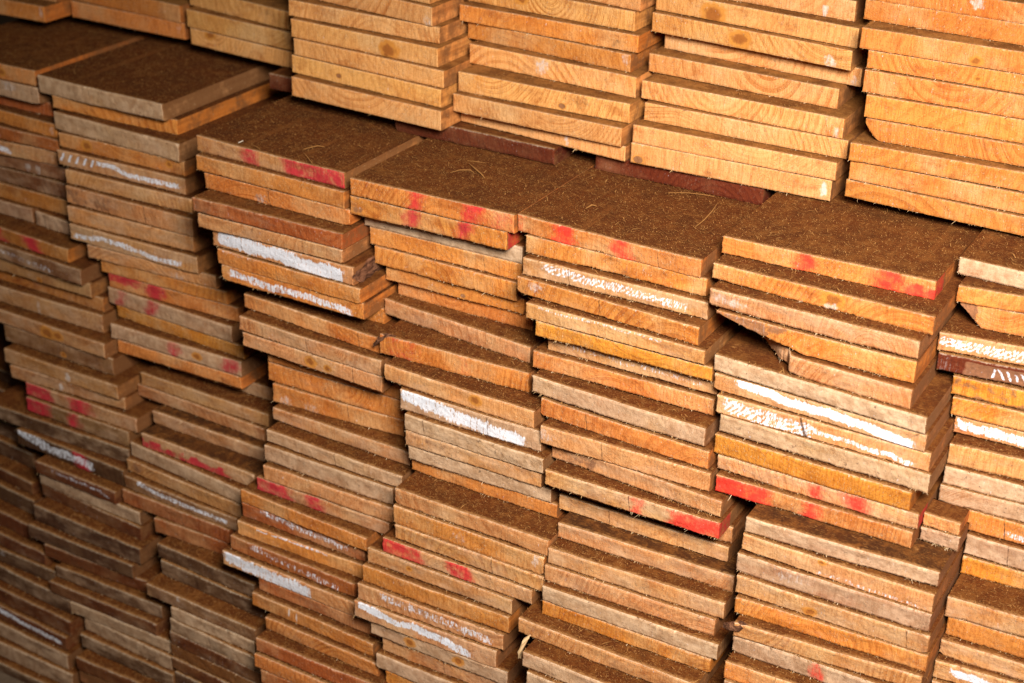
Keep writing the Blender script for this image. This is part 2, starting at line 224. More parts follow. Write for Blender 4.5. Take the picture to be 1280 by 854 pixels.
    ('C5', 't', -0.6286, -0.3811, 1.5857, 1.5738, 0.887, 0.0245, [], 'BR'),
    ('C5', 'g', -0.6243, -0.358, 1.58, 1.5644, 0.8625, 0.0224, [], ''),
    ('C5', 't', -0.6203, -0.3551, 1.5765, 1.5661, 0.8401, 0.0225, [('W', [(0.1, 0.05), (0.35, 0.4), (0.6, 0.4), (0.97, 0.75)], 0.5, 1.2)], ''),
    ('C5', 't', -0.6113, -0.3478, 1.5668, 1.5675, 0.8176, 0.024, [('Z', [(0.02, 0.4), (0.3, 0.6), (0.5, 0.65)], 0.75, 1.2), ('W', [(0.45, 0.5), (0.65, 0.6), (0.95, 0.8)], 0.28, 0.9), ('c2', 0.42)], ''),
    ('C5', 'g', -0.6037, -0.3435, 1.5638, 1.5623, 0.7936, 0.025, [], ''),
    ('C5', 'y', -0.606, -0.3597, 1.5574, 1.5547, 0.7685, 0.0258, [], ''),
    ('C5', 't', -0.599, -0.3473, 1.5555, 1.555, 0.7428, 0.0207, [('R', 0.46, 0.55), ('R', 0.64, 0.77)], 'E'),
    ('C5', 'o', -0.5942, -0.3493, 1.5439, 1.5468, 0.722, 0.0226, [('R', 0, 0.31), ('R', 0.46, 0.56)], ''),
    ('C5', 'p', -0.5383, -0.3061, 1.5084, 1.5178, 0.6994, 0.021, [], 'D'),
    ('C5', 't', -0.5386, -0.3045, 1.5039, 1.503, 0.6784, 0.0244, [('k', 0.43, 0.1, 0.03), ('W', [(0.4, 0.75), (0.7, 0.85), (0.98, 0.9)], 0.2, 0.5)], ''),
    ('C5', 'P', -0.5403, -0.3036, 1.4962, 1.4994, 0.654, 0.0249, [('w', 0.3, 0.4, 0.15, 0.2)], ''),
    ('C5', 't', -0.535, -0.2998, 1.4877, 1.4923, 0.6292, 0.0247, [('k', 0.4, 0.7, 0.05)], ''),
    ('C5', 'o', -0.5303, -0.2974, 1.4783, 1.4894, 0.6045, 0.022, [], ''),
    ('C5', 't', -0.5223, -0.2976, 1.4593, 1.4784, 0.5825, 0.0207, [], ''),
    ('C5', 'p', -0.5225, -0.2967, 1.4619, 1.4654, 0.5618, 0.0242, [('R', 0.45, 0.5)], ''),
    ('C5', 'o', -0.5212, -0.2953, 1.4396, 1.4499, 0.5376, 0.023, [], ''),
    ('C5', 'b', -0.5182, -0.2913, 1.4327, 1.4447, 0.5146, 0.0232, [], ''),
    ('C6', 'g', -0.3867, -0.1453, 1.7219, 1.7216, 0.9946, 0.0215, [], ''),
    ('C6', 'o', -0.3758, -0.1417, 1.6904, 1.726, 0.9731, 0.0212, [], ''),
    ('C6', 'o', -0.3715, -0.1362, 1.6948, 1.7186, 0.952, 0.0285, [], 'LX'),
    ('C6', 't', -0.3821, -0.1274, 1.6618, 1.7004, 0.9235, 0.0248, [('Z', [(0.0, 0.35), (0.15, 0.5), (0.9, 0.7)], 0.5, 1.2)], ''),
    ('C6', 'd', -0.379, -0.1201, 1.6585, 1.6868, 0.8987, 0.023, [('w', 0.02, 0.5, 0.05, 0.0), ('N', 0.25)], ''),
    ('C6', 'y', -0.3573, -0.1136, 1.6564, 1.6755, 0.8757, 0.0241, [('q', 0, 0.5)], ''),
    ('C6', 'y', -0.3524, -0.1078, 1.6511, 1.67, 0.8515, 0.0254, [], ''),
    ('C6', 't', -0.3471, -0.0981, 1.6551, 1.6711, 0.8261, 0.024, [('W', [(0.0, 0.4), (0.3, 0.6), (0.6, 0.6)], 0.55, 1.0)], ''),
    ('C6', 't', -0.3427, -0.0954, 1.6295, 1.6552, 0.8021, 0.0267, [], ''),
    ('C6', 'g', -0.342, -0.0869, 1.6216, 1.6366, 0.7754, 0.0227, [], ''),
    ('C6', 'g', -0.3428, -0.082, 1.6161, 1.6348, 0.7527, 0.0225, [], ''),
    ('C6', 'o', -0.3287, -0.0757, 1.6152, 1.6242, 0.7303, 0.0276, [('W', [(0.26, 0.6), (0.45, 0.95)], 0.3, 0.7)], ''),
    ('C6', 'P', -0.3013, -0.0689, 1.6072, 1.6168, 0.7027, 0.0277, [], ''),
    ('C6', 'y', -0.3005, -0.0632, 1.6036, 1.6157, 0.675, 0.024, [], ''),
    ('C6', 't', -0.2991, -0.0498, 1.548, 1.5652, 0.651, 0.0268, [], ''),
    ('C6', 'o', -0.2948, -0.0428, 1.5499, 1.5555, 0.6242, 0.0267, [], ''),
    ('C6', 't', -0.2961, -0.0365, 1.5381, 1.5498, 0.5976, 0.022, [], ''),
    ('C6', 't', -0.296, -0.0314, 1.5253, 1.546, 0.5756, 0.0247, [('W', [(0.06, 0.3), (0.25, 0.6), (0.4, 0.9)], 0.45, 1.2)], ''),
    ('C6', 't', -0.2945, -0.0259, 1.518, 1.5429, 0.5508, 0.0244, [], ''),
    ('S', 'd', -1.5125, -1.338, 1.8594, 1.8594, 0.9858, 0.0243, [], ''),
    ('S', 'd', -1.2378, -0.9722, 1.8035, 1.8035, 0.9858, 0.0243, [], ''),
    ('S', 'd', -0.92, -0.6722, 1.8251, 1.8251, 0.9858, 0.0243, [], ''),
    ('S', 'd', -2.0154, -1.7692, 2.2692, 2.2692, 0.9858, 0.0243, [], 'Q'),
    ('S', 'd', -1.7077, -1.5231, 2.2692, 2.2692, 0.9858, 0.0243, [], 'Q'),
    ('N', 'o', -0.3465, -0.3031, 1.5723, 1.5715, 0.7365, 0.0173, [], 'O'),
    ('N', 'P', -0.3465, -0.3008, 1.5692, 1.57, 0.7192, 0.0197, [], 'O'),
]

C = bpy.context.scene.collection
SC = bpy.context.scene
BACK = 4.6          # the far ends of the boards

# ------------------------------------------------------------------ node helpers
class NT:
    def __init__(s, name):
        s.m = bpy.data.materials.new(name); s.m.use_nodes = True
        s.t = s.m.node_tree; s.t.nodes.clear()
    def n(s, typ, **kw):
        nd = s.t.nodes.new(typ)
        for k, v in kw.items(): setattr(nd, k, v)
        return nd
    def put(s, sock, v):
        if isinstance(v, bpy.types.NodeSocket): s.t.links.new(v, sock)
        else: sock.default_value = v
    def math(s, op, a, b=0.0, c=0.0, clamp=False):
        nd = s.n('ShaderNodeMath', operation=op, use_clamp=clamp)
        s.put(nd.inputs[0], a); s.put(nd.inputs[1], b); s.put(nd.inputs[2], c)
        return nd.outputs[0]
    def vmath(s, op, a, b=(0, 0, 0)):
        nd = s.n('ShaderNodeVectorMath', operation=op)
        s.put(nd.inputs[0], a); s.put(nd.inputs[1], b)
        return nd.outputs[0]
    def mix(s, f, a, b, blend='MIX'):
        nd = s.n('ShaderNodeMix', data_type='RGBA', blend_type=blend)
        s.put(nd.inputs[0], f); s.put(nd.inputs[6], a); s.put(nd.inputs[7], b)
        return nd.outputs[2]
    def noise(s, vec, scale, detail=3.0, rough=0.55, dist=0.0):
        nd = s.n('ShaderNodeTexNoise')
        s.put(nd.inputs['Vector'], vec); nd.inputs['Scale'].default_value = scale
        nd.inputs['Detail'].default_value = detail; nd.inputs['Roughness'].default_value = rough
        nd.inputs['Distortion'].default_value = dist
        return nd.outputs[0]
    def step(s, x, lo, hi, a=0.0, b=1.0):
        nd = s.n('ShaderNodeMapRange', interpolation_type='SMOOTHSTEP', clamp=True)
        s.put(nd.inputs[0], x); s.put(nd.inputs[1], lo); s.put(nd.inputs[2], hi); s.put(nd.inputs[3], a); s.put(nd.inputs[4], b)
        return nd.outputs[0]
    def lin(s, x, lo, hi, a, b):
        nd = s.n('ShaderNodeMapRange', clamp=True)
        s.put(nd.inputs[0], x); s.put(nd.inputs[1], lo); s.put(nd.inputs[2], hi); s.put(nd.inputs[3], a); s.put(nd.inputs[4], b)
        return nd.outputs[0]
    def mapping(s, vec, rot=(0, 0, 0), scale=(1, 1, 1)):
        nd = s.n('ShaderNodeMapping'); s.put(nd.inputs[0], vec)
        s.put(nd.inputs[2], rot); s.put(nd.inputs[3], scale)
        return nd.outputs[0]
    def sep(s, v):
        nd = s.n('ShaderNodeSeparateXYZ'); s.put(nd.inputs[0], v); return nd.outputs
    def sepc(s, v):
        nd = s.n('ShaderNodeSeparateColor'); s.put(nd.inputs[0], v); return nd.outputs
    def comb(s, x, y, z):
        nd = s.n('ShaderNodeCombineXYZ'); s.put(nd.inputs[0], x); s.put(nd.inputs[1], y); s.put(nd.inputs[2], z); return nd.outputs[0]
    def rnd(s, r, k):
        nd = s.n('ShaderNodeTexWhiteNoise', noise_dimensions='1D'); s.put(nd.inputs['W'], s.math('ADD', r, k)); return nd.outputs['Value']
    def rgb(s, c):
        return (c[0], c[1], c[2], 1.0)
    def out(s, color, rough, bump=None, bdist=0.001, bstr=1.0, spec=0.25):
        b = s.n('ShaderNodeBsdfPrincipled')
        s.put(b.inputs['Base Color'], color); s.put(b.inputs['Roughness'], rough)
        b.inputs['Specular IOR Level'].default_value = spec
        if bump is not None:
            bp = s.n('ShaderNodeBump'); bp.inputs['Strength'].default_value = bstr; bp.inputs['Distance'].default_value = bdist
            s.put(bp.inputs['Height'], bump); s.t.links.new(bp.outputs[0], b.inputs['Normal'])
        o = s.n('ShaderNodeOutputMaterial'); s.t.links.new(b.outputs[0], o.inputs[0])
        return s.m

def obj_info(N):
    oi = N.n('ShaderNodeObjectInfo')
    co = N.n('ShaderNodeTexCoord').outputs['Object']
    r = oi.outputs['Random']
    off = N.comb(N.math('MULTIPLY', r, 37.0), N.math('MULTIPLY', r, 91.0), N.math('MULTIPLY', r, 53.0))
    return oi, co, r, N.vmath('ADD', co, off)

def make_end_material():
    """Sawn end grain: growth rings round a pith near the face, saw scratches, fibres, weathering, paint and stains."""
    N = NT('sawn_end_grain')
    oi, co, r, cr = obj_info(N)
    tint, wea = oi.outputs['Color'], oi.outputs['Alpha']
    at = N.n('ShaderNodeAttribute', attribute_name='paint', attribute_type='GEOMETRY')
    pc = N.sepc(at.outputs['Color']); white, red, knot, fade = pc[0], pc[1], pc[2], at.outputs['Alpha']
    st = N.n('ShaderNodeAttribute', attribute_name='stain', attribute_type='GEOMETRY')
    sc_ = N.sepc(st.outputs['Color']); chalk, bark, edge, dirt = sc_[0], sc_[1], sc_[2], st.outputs['Alpha']
    x, y, z = N.sep(co)
    # growth rings
    px = N.lin(N.rnd(r, 1.3), 0, 1, -0.13, 0.13)
    pz0 = N.lin(N.rnd(r, 2.7), 0, 1, -0.085, 0.085)
    pz = N.math('ADD', pz0, N.math('MULTIPLY', N.math('SIGN', pz0), 0.004))
    wob = N.math('MULTIPLY', N.math('SUBTRACT', N.noise(cr, 14.0, 1.0), 0.5), 0.014)
    wob2 = N.math('MULTIPLY', N.math('SUBTRACT', N.noise(cr, 75.0, 1.0), 0.5), 0.0014)
    dx = N.math('SUBTRACT', x, px); dz = N.math('SUBTRACT', N.math('SUBTRACT', z, 0.012), pz)
    rad = N.math('SQRT', N.math('ADD', N.math('MULTIPLY', dx, dx), N.math('MULTIPLY', dz, dz)))
    rad = N.math('ADD', N.math('ADD', rad, wob), wob2)
    kf = N.math('MULTIPLY', knot, 0.010)
    rad = N.math('ADD', rad, kf)
    n1 = N.n('ShaderNodeTexNoise', noise_dimensions='1D')
    N.put(n1.inputs['W'], N.math('ADD', N.math('MULTIPLY', rad, 95.0), N.math('MULTIPLY', r, 60.0))); n1.inputs['Detail'].default_value = 1.0
    rad = N.math('ADD', rad, N.math('MULTIPLY', n1.outputs[0], 0.010))
    spac = N.lin(N.rnd(r, 5.1), 0, 1, 0.0050, 0.0165)
    ph = N.math('FRACT', N.math('DIVIDE', rad, spac))
    late = N.math('MULTIPLY', N.step(ph, 0.35, 0.86), N.step(ph, 0.99, 0.90))
    ringn = N.lin(N.noise(cr, 14.0, 2.0), 0.3, 0.7, 0.35, 1.0)
    rstr = N.math('MULTIPLY', N.lin(N.rnd(r, 7.7), 0, 1, 0.35, 1.0), ringn)
    late = N.math('MULTIPLY', late, rstr)
    col = N.mix(late, tint, N.mix(1.0, tint, (0.64, 0.43, 0.23, 1), 'MULTIPLY'))
    # broad tone changes over the face
    big = N.noise(cr, 13.0, 3.0, 0.6)
    col = N.mix(N.step(big, 0.46, 0.74, 0.0, 0.65), col, N.mix(1.0, tint, (0.86, 0.66, 0.42, 1), 'MULTIPLY'))
    big2 = N.noise(N.vmath('ADD', cr, (9.1, 3.3, 7.7)), 11.0, 4.0, 0.62)
    lum = N.math('MULTIPLY', N.sepc(tint)[0], 1.75, clamp=True)
    pale = N.mix(N.math('MULTIPLY', lum, 0.6), tint, (0.66, 0.42, 0.205, 1))
    col = N.mix(N.step(big2, 0.46, 0.68, 0.0, 0.8), col, pale)
    stn = N.noise(N.mapping(N.vmath('ADD', cr, (2.2, 8.1, 5.5)), scale=(1.0, 1.0, 1.6)), 20.0, 4.0, 0.7)
    col = N.mix(N.step(stn, 0.52, 0.70, 0.0, 0.65), col, N.mix(1.0, col, (0.62, 0.44, 0.30, 1), 'MULTIPLY'))
    # saw scratches, slanting
    ang = N.lin(N.rnd(r, 9.2), 0, 1, -0.75, 0.55)
    sawv = N.mapping(cr, rot=N.comb(0.0, ang, 0.0), scale=(900.0, 60.0, 70.0))
    saw = N.noise(sawv, 1.0, 2.0, 0.6)
    sawb = N.noise(N.mapping(cr, rot=N.comb(0.0, ang, 0.0), scale=(330.0, 30.0, 22.0)), 1.0, 2.0, 0.6)
    sawmix = N.math('ADD', N.math('MULTIPLY', saw, 0.6), N.math('MULTIPLY', sawb, 0.4))
    col = N.mix(N.step(sawmix, 0.42, 0.64, 0.0, 0.78), col, N.mix(1.0, col, (0.72, 0.60, 0.46, 1), 'MULTIPLY'))
    # fine grain of cut fibres: dark pores and pale hairs
    grit = N.noise(cr, 620.0, 3.0, 0.75)
    col = N.mix(N.step(grit, 0.49, 0.32, 0.0, 0.8), col, N.mix(1.0, col, (0.55, 0.42, 0.32, 1), 'MULTIPLY'))
    hair = N.noise(N.mapping(cr, rot=N.comb(0.0, N.math('ADD', ang, 0.5), 0.0), scale=(700.0, 300.0, 330.0)), 1.0, 2.0, 0.7)
    hr = N.math('MULTIPLY', N.math('MULTIPLY', N.step(hair, 0.575, 0.675), lum), N.lin(N.noise(cr, 45.0, 2.0), 0.40, 0.60, 0.12, 0.9))
    col = N.mix(hr, col, N.mix(0.45, col, (0.80, 0.58, 0.35, 1)))
    # weathered grey film in patches
    wn = N.noise(N.mapping(cr, scale=(1.0, 1.0, 2.4)), 17.0, 5.0, 0.66)
    wf = N.math('MULTIPLY', N.step(N.math('ADD', wn, N.math('MULTIPLY', N.math('SUBTRACT', wea, 0.5), 0.55)), 0.38, 0.66), N.math('MULTIPLY', wea, 0.85))
    grey = N.mix(N.step(N.noise(cr, 60.0, 4.0, 0.7), 0.35, 0.65), (0.38, 0.245, 0.14, 1), (0.60, 0.445, 0.29, 1))
    col = N.mix(wf, col, N.mix(1.0, grey, (1.03, 0.95, 0.93, 1), 'MULTIPLY'))
    spots = N.noise(cr, 150.0, 3.0, 0.6)
    col = N.mix(N.math('MULTIPLY', N.step(spots, 0.64, 0.72), N.math('ADD', N.math('MULTIPLY', wea, 0.6), 0.12)), col, (0.10, 0.055, 0.03, 1))
    # knots: orange brown ring with dark heart
    col = N.mix(N.step(knot, 0.12, 0.5, 0.0, 0.9), col, (0.56, 0.22, 0.034, 1))
    col = N.mix(N.step(N.math('ADD', knot, N.math('MULTIPLY', N.math('SUBTRACT', grit, 0.5), 0.35)), 0.58, 0.90, 0.0, 0.9), col, (0.30, 0.092, 0.016, 1))
    # bark and dark rot
    bn = N.math('ADD', bark, N.math('MULTIPLY', N.math('SUBTRACT', N.noise(cr, 90.0, 4.0, 0.7), 0.5), 0.9))
    col = N.mix(N.step(bn, 0.42, 0.62, 0.0, 0.85), col, N.mix(N.noise(cr, 200.0, 3.0), (0.10, 0.045, 0.025, 1), (0.36, 0.16, 0.075, 1)))
    # chalky bloom
    cn = N.math('ADD', chalk, N.math('MULTIPLY', N.math('SUBTRACT', N.noise(cr, 170.0, 4.0, 0.7), 0.5), 0.9))
    col = N.mix(N.step(N.math('ADD', cn, N.math('MULTIPLY', N.math('SUBTRACT', saw, 0.5), 0.8)), 0.44, 1.0, 0.0, 0.65), col, (0.72, 0.69, 0.67, 1))
    # frayed pale rim
    en = N.math('ADD', edge, N.math('MULTIPLY', N.math('SUBTRACT', N.noise(cr, 260.0, 3.0, 0.7), 0.5), 1.5))
    col = N.mix(N.step(en, 0.55, 0.95, 0.0, 0.6), col, N.mix(0.6, col, (0.80, 0.66, 0.48, 1)))
    # red spray paint, then white paint dragged over the ridges
    rn = N.math('ADD', red, N.math('ADD', N.math('MULTIPLY', N.math('SUBTRACT', N.noise(cr, 300.0, 4.0, 0.75), 0.5), 0.75),
                                  N.math('MULTIPLY', N.math('SUBTRACT', sawmix, 0.5), 0.5)))
    redc = N.mix(N.noise(cr, 60.0, 3.0), (0.66, 0.012, 0.012, 1), (0.84, 0.060, 0.035, 1))
    redc = N.mix(fade, redc, N.mix(N.noise(cr, 70.0, 2.0), (0.38, 0.006, 0.022, 1), (0.60, 0.03, 0.05, 1)))
    col = N.mix(N.step(rn, 0.14, 0.90, 0.0, 0.93), col, redc)
    wsaw = N.noise(N.mapping(cr, rot=N.comb(0.0, 0.5, 0.0), scale=(420.0, 60.0, 110.0)), 1.0, 3.0, 0.65)
    wn2 = N.math('ADD', white, N.math('ADD', N.math('MULTIPLY', N.math('SUBTRACT', wsaw, 0.5), 2.0), N.math('MULTIPLY', N.math('SUBTRACT', N.noise(cr, 330.0, 3.0, 0.7), 0.5), 1.1)))
    wm = N.step(wn2, 0.36, 0.84, 0.0, 0.92)
    col = N.mix(wm, col, N.mix(N.noise(cr, 300.0, 2.0), (0.74, 0.78, 0.88, 1), (0.84, 0.87, 0.95, 1)))
    # dirt and splits
    dn = N.math('ADD', dirt, N.math('MULTIPLY', N.math('SUBTRACT', N.noise(cr, 120.0, 4.0, 0.7), 0.5), 0.6))
    col = N.mix(N.step(dn, 0.45, 0.75, 0.0, 0.85), col, (0.085, 0.036, 0.016, 1))
    h = N.math('ADD', N.math('MULTIPLY', sawmix, 0.55), N.math('ADD', N.math('MULTIPLY', grit, 0.5), N.math('MULTIPLY', late, -0.2)))
    h = N.math('ADD', h, N.math('MULTIPLY', hr, 0.5))
    return N.out(col, N.math('SUBTRACT', 0.86, N.math('MULTIPLY', wm, 0.2)), h, 0.0010, 1.0, 0.22)

def make_side_material():
    """Rough sawn long edge: grain along the board, blade marks across it, dust in the hollows."""
    N = NT('sawn_long_edge')
    oi, co, r, cr = obj_info(N)
    tint = oi.outputs['Color']
    g = N.noise(N.mapping(cr, scale=(60.0, 3.5, 110.0)), 1.0, 4.0, 0.62)
    col = N.mix(N.step(g, 0.35, 0.66), N.mix(1.0, tint, (0.88, 0.72, 0.56, 1), 'MULTIPLY'), N.mix(1.0, tint, (0.52, 0.38, 0.26, 1), 'MULTIPLY'))
    wea = N.lin(oi.outputs['Alpha'], 0.05, 0.5, 0.0, 0.13)
    blade = N.noise(N.mapping(cr, rot=(0.25, 0, 0), scale=(20.0, 260.0, 26.0)), 1.0, 2.0, 0.6)
    col = N.mix(N.step(blade, 0.45, 0.70, 0.0, 0.45), col, N.mix(1.0, col, (0.60, 0.50, 0.42, 1), 'MULTIPLY'))
    d = N.noise(cr, 30.0, 5.0, 0.7)
    col = N.mix(N.step(N.math('ADD', d, wea), 0.42, 0.64, 0.0, 0.82), col, (0.17, 0.068, 0.022, 1))
    fl = N.noise(N.mapping(cr, scale=(1.0, 0.35, 1.0)), 420.0, 3.0, 0.7)
    col = N.mix(N.step(fl, 0.62, 0.72, 0.0, 0.5), col, (0.52, 0.34, 0.17, 1))
    at = N.n('ShaderNodeAttribute', attribute_name='paint', attribute_type='GEOMETRY')
    red = N.sepc(at.outputs['Color'])[1]
    rn = N.math('ADD', red, N.math('MULTIPLY', N.math('SUBTRACT', N.noise(cr, 120.0, 4.0, 0.7), 0.5), 0.8))
    col = N.mix(N.step(rn, 0.40, 0.72, 0.0, 0.85), col, (0.46, 0.018, 0.018, 1))
    h = N.math('ADD', N.math('MULTIPLY', blade, 0.6), N.math('MULTIPLY', N.noise(cr, 350.0, 3.0, 0.7), 0.7))
    return N.out(col, 0.88, h, 0.0010, 0.8, 0.2)

def make_top_material():
    """Board face under a film of old brown sawdust, pale fresh fibres lying in it."""
    N = NT('sawdust_covered_face')
    oi, co, r, cr = obj_info(N)
    a = N.noise(cr, 420.0, 5.0, 0.8)
    b = N.noise(cr, 24.0, 5.0, 0.65)
    col = N.mix(N.step(a, 0.30, 0.72), (0.060, 0.011, 0.002, 1), (0.180, 0.060, 0.012, 1))
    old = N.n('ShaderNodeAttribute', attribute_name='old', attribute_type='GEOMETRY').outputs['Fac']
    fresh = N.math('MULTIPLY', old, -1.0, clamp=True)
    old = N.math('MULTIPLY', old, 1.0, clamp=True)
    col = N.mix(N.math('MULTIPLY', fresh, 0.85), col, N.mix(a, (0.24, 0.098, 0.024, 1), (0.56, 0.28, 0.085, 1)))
    col = N.mix(N.math('MULTIPLY', old, 0.75), col, N.mix(a, (0.022, 0.011, 0.005, 1), (0.060, 0.028, 0.012, 1)))
    col = N.mix(N.step(b, 0.40, 0.66, 0.0, 0.75), col, (0.080, 0.025, 0.006, 1))
    cl = N.noise(N.vmath('ADD', cr, (5.0, 1.0, 0.0)), 55.0, 5.0, 0.72)
    col = N.mix(N.step(N.math('ADD', cl, N.lin(r, 0, 1, -0.05, 0.05)), 0.46, 0.66, 0.0, 0.75), col, N.mix(a, (0.13, 0.046, 0.010, 1), (0.27, 0.110, 0.027, 1)))
    w = N.noise(N.mapping(cr, scale=(40.0, 2.0, 20.0)), 1.0, 3.0)
    col = N.mix(N.step(w, 0.50, 0.72, 0.0, 0.35), col, (0.14, 0.052, 0.013, 1))
    for k, (ang, sx) in enumerate(((0.4, 0.22), (1.5, 0.25), (2.5, 0.2))):
        f = N.noise(N.mapping(N.vmath('ADD', cr, (k * 3.1, k * 5.7, 0.0)), rot=(0, 0, ang), scale=(sx, 1.0, 1.0)), 640.0, 2.0, 0.6)
        dens = N.step(N.noise(N.vmath('ADD', cr, (k * 1.7, 4.0, 0.0)), 30.0, 4.0, 0.6), 0.42, 0.70, 0.1, 0.9)
        col = N.mix(N.math('MULTIPLY', N.step(f, 0.60, 0.70), dens), col, (0.33, 0.155, 0.045, 1) if k else (0.46, 0.24, 0.085, 1))
    pl = N.noise(N.mapping(cr, scale=(55.0, 1.6, 10.0)), 1.0, 4.0, 0.6)
    pm = N.math('MULTIPLY', N.step(pl, 0.52, 0.66), N.step(N.noise(cr, 9.0, 3.0, 0.6), 0.44, 0.62))
    col = N.mix(N.math('MULTIPLY', pm, 0.5), col, (0.25, 0.098, 0.026, 1))
    dk = N.noise(cr, 130.0, 3.0, 0.6)
    col = N.mix(N.step(dk, 0.68, 0.75, 0.0, 0.8), col, (0.03, 0.012, 0.005, 1))
    col = N.mix(1.0, col, (0.92, 0.83, 0.70, 1), 'MULTIPLY')
    st = N.sepc(N.n('ShaderNodeAttribute', attribute_name='stain', attribute_type='GEOMETRY').outputs['Color'])[2]
    wn = N.math('ADD', st, N.math('MULTIPLY', N.math('SUBTRACT', N.noise(cr, 170.0, 4.0, 0.75), 0.5), 1.2))
    col = N.mix(N.step(wn, 0.45, 0.95, 0.0, 0.7), col, (0.46, 0.235, 0.085, 1))
    h = N.math('ADD', N.math('MULTIPLY', a, 0.9), N.math('MULTIPLY', N.noise(cr, 120.0, 4.0, 0.7), 0.8))
    return N.out(col, 0.95, h, 0.0016, 1.0, 0.12)

def make_fibre_material(name, c1, c2):
    N = NT(name)
    geo = N.n('ShaderNodeNewGeometry')
    rr = geo.outputs['Random Per Island']
    return N.out(N.mix(rr, N.rgb(c1), N.rgb(c2)), 0.8, None, spec=0.2)

def make_bark_material():
    N = NT('rough_bark')
    oi, co, r, cr = obj_info(N)
    v = N.noise(N.mapping(cr, scale=(120.0, 26.0, 160.0)), 1.0, 5.0, 0.7)
    col = N.mix(N.step(v, 0.35, 0.68), (0.045, 0.018, 0.010, 1), (0.26, 0.115, 0.060, 1))
    return N.out(col, 0.95, v, 0.004, 1.0, 0.1)

def make_ground_material():
    N = NT('yard_ground')
    co = N.n('ShaderNodeTexCoord').outputs['Object']
    col = N.mix(N.noise(co, 3.0, 6.0, 0.7), (0.09, 0.06, 0.04, 1), (0.20, 0.14, 0.09, 1))
    return N.out(col, 0.95, N.noise(co, 60.0, 4.0), 0.01, 0.6, 0.1)

M_END, M_SIDE, M_TOP = make_end_material(), make_side_material(), make_top_material()
M_FIB = make_fibre_material('torn_fibre', (0.78, 0.60, 0.38), (0.50, 0.28, 0.10))
M_DUST = make_fibre_material('sawdust_fibre', (0.40, 0.195, 0.058), (0.15, 0.058, 0.015))
M_SHAVE = make_fibre_material('wood_shaving', (0.36, 0.175, 0.052), (0.28, 0.125, 0.034))
M_PALE = make_fibre_material('pale_chip', (0.80, 0.72, 0.60), (0.70, 0.58, 0.42))
M_BARK, M_GROUND = make_bark_material(), make_ground_material()

# ------------------------------------------------------------------ kinds of wood
#        colour of the face, weathering, words for the label
KIND = {
    'f': ((0.77, 0.385, 0.13), 0.05, 'pale fresh'),
    'o': ((0.65, 0.245, 0.055), 0.16, 'orange'),
    't': ((0.62, 0.292, 0.11), 0.46, 'tan'),
    'g': ((0.52, 0.305, 0.165), 0.8, 'grey weathered'),
    'r': ((0.44, 0.125, 0.03), 0.25, 'reddish brown'),
    'p': ((0.47, 0.245, 0.135), 0.72, 'brownish grey'),
    'P': ((0.42, 0.195, 0.115), 0.7, 'purplish brown'),
    'b': ((0.29, 0.125, 0.052), 0.45, 'dark brown'),
    'y': ((0.66, 0.262, 0.036), 0.04, 'bright golden'),
    'w': ((0.54, 0.44, 0.35), 0.95, 'whitish grey'),
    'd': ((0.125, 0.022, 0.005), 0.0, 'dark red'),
}

def vnoise(x, y, seed):
    """Smooth value noise on arrays, 0..1."""
    rs = np.random.RandomState(seed); g = rs.rand(64, 64)
    xi, yi = np.floor(x).astype(int), np.floor(y).astype(int)
    fx, fy = x - xi, y - yi
    fx, fy = fx * fx * (3 - 2 * fx), fy * fy * (3 - 2 * fy)
    a, b = g[xi % 64, yi % 64], g[(xi + 1) % 64, yi % 64]
    c, d = g[xi % 64, (yi + 1) % 64], g[(xi + 1) % 64, (yi + 1) % 64]
    return (a * (1 - fx) + b * fx) * (1 - fy) + (c * (1 - fx) + d * fx) * fy

def sstep(x, a, b):
    t = np.clip((x - a) / (b - a), 0, 1); return t * t * (3 - 2 * t)

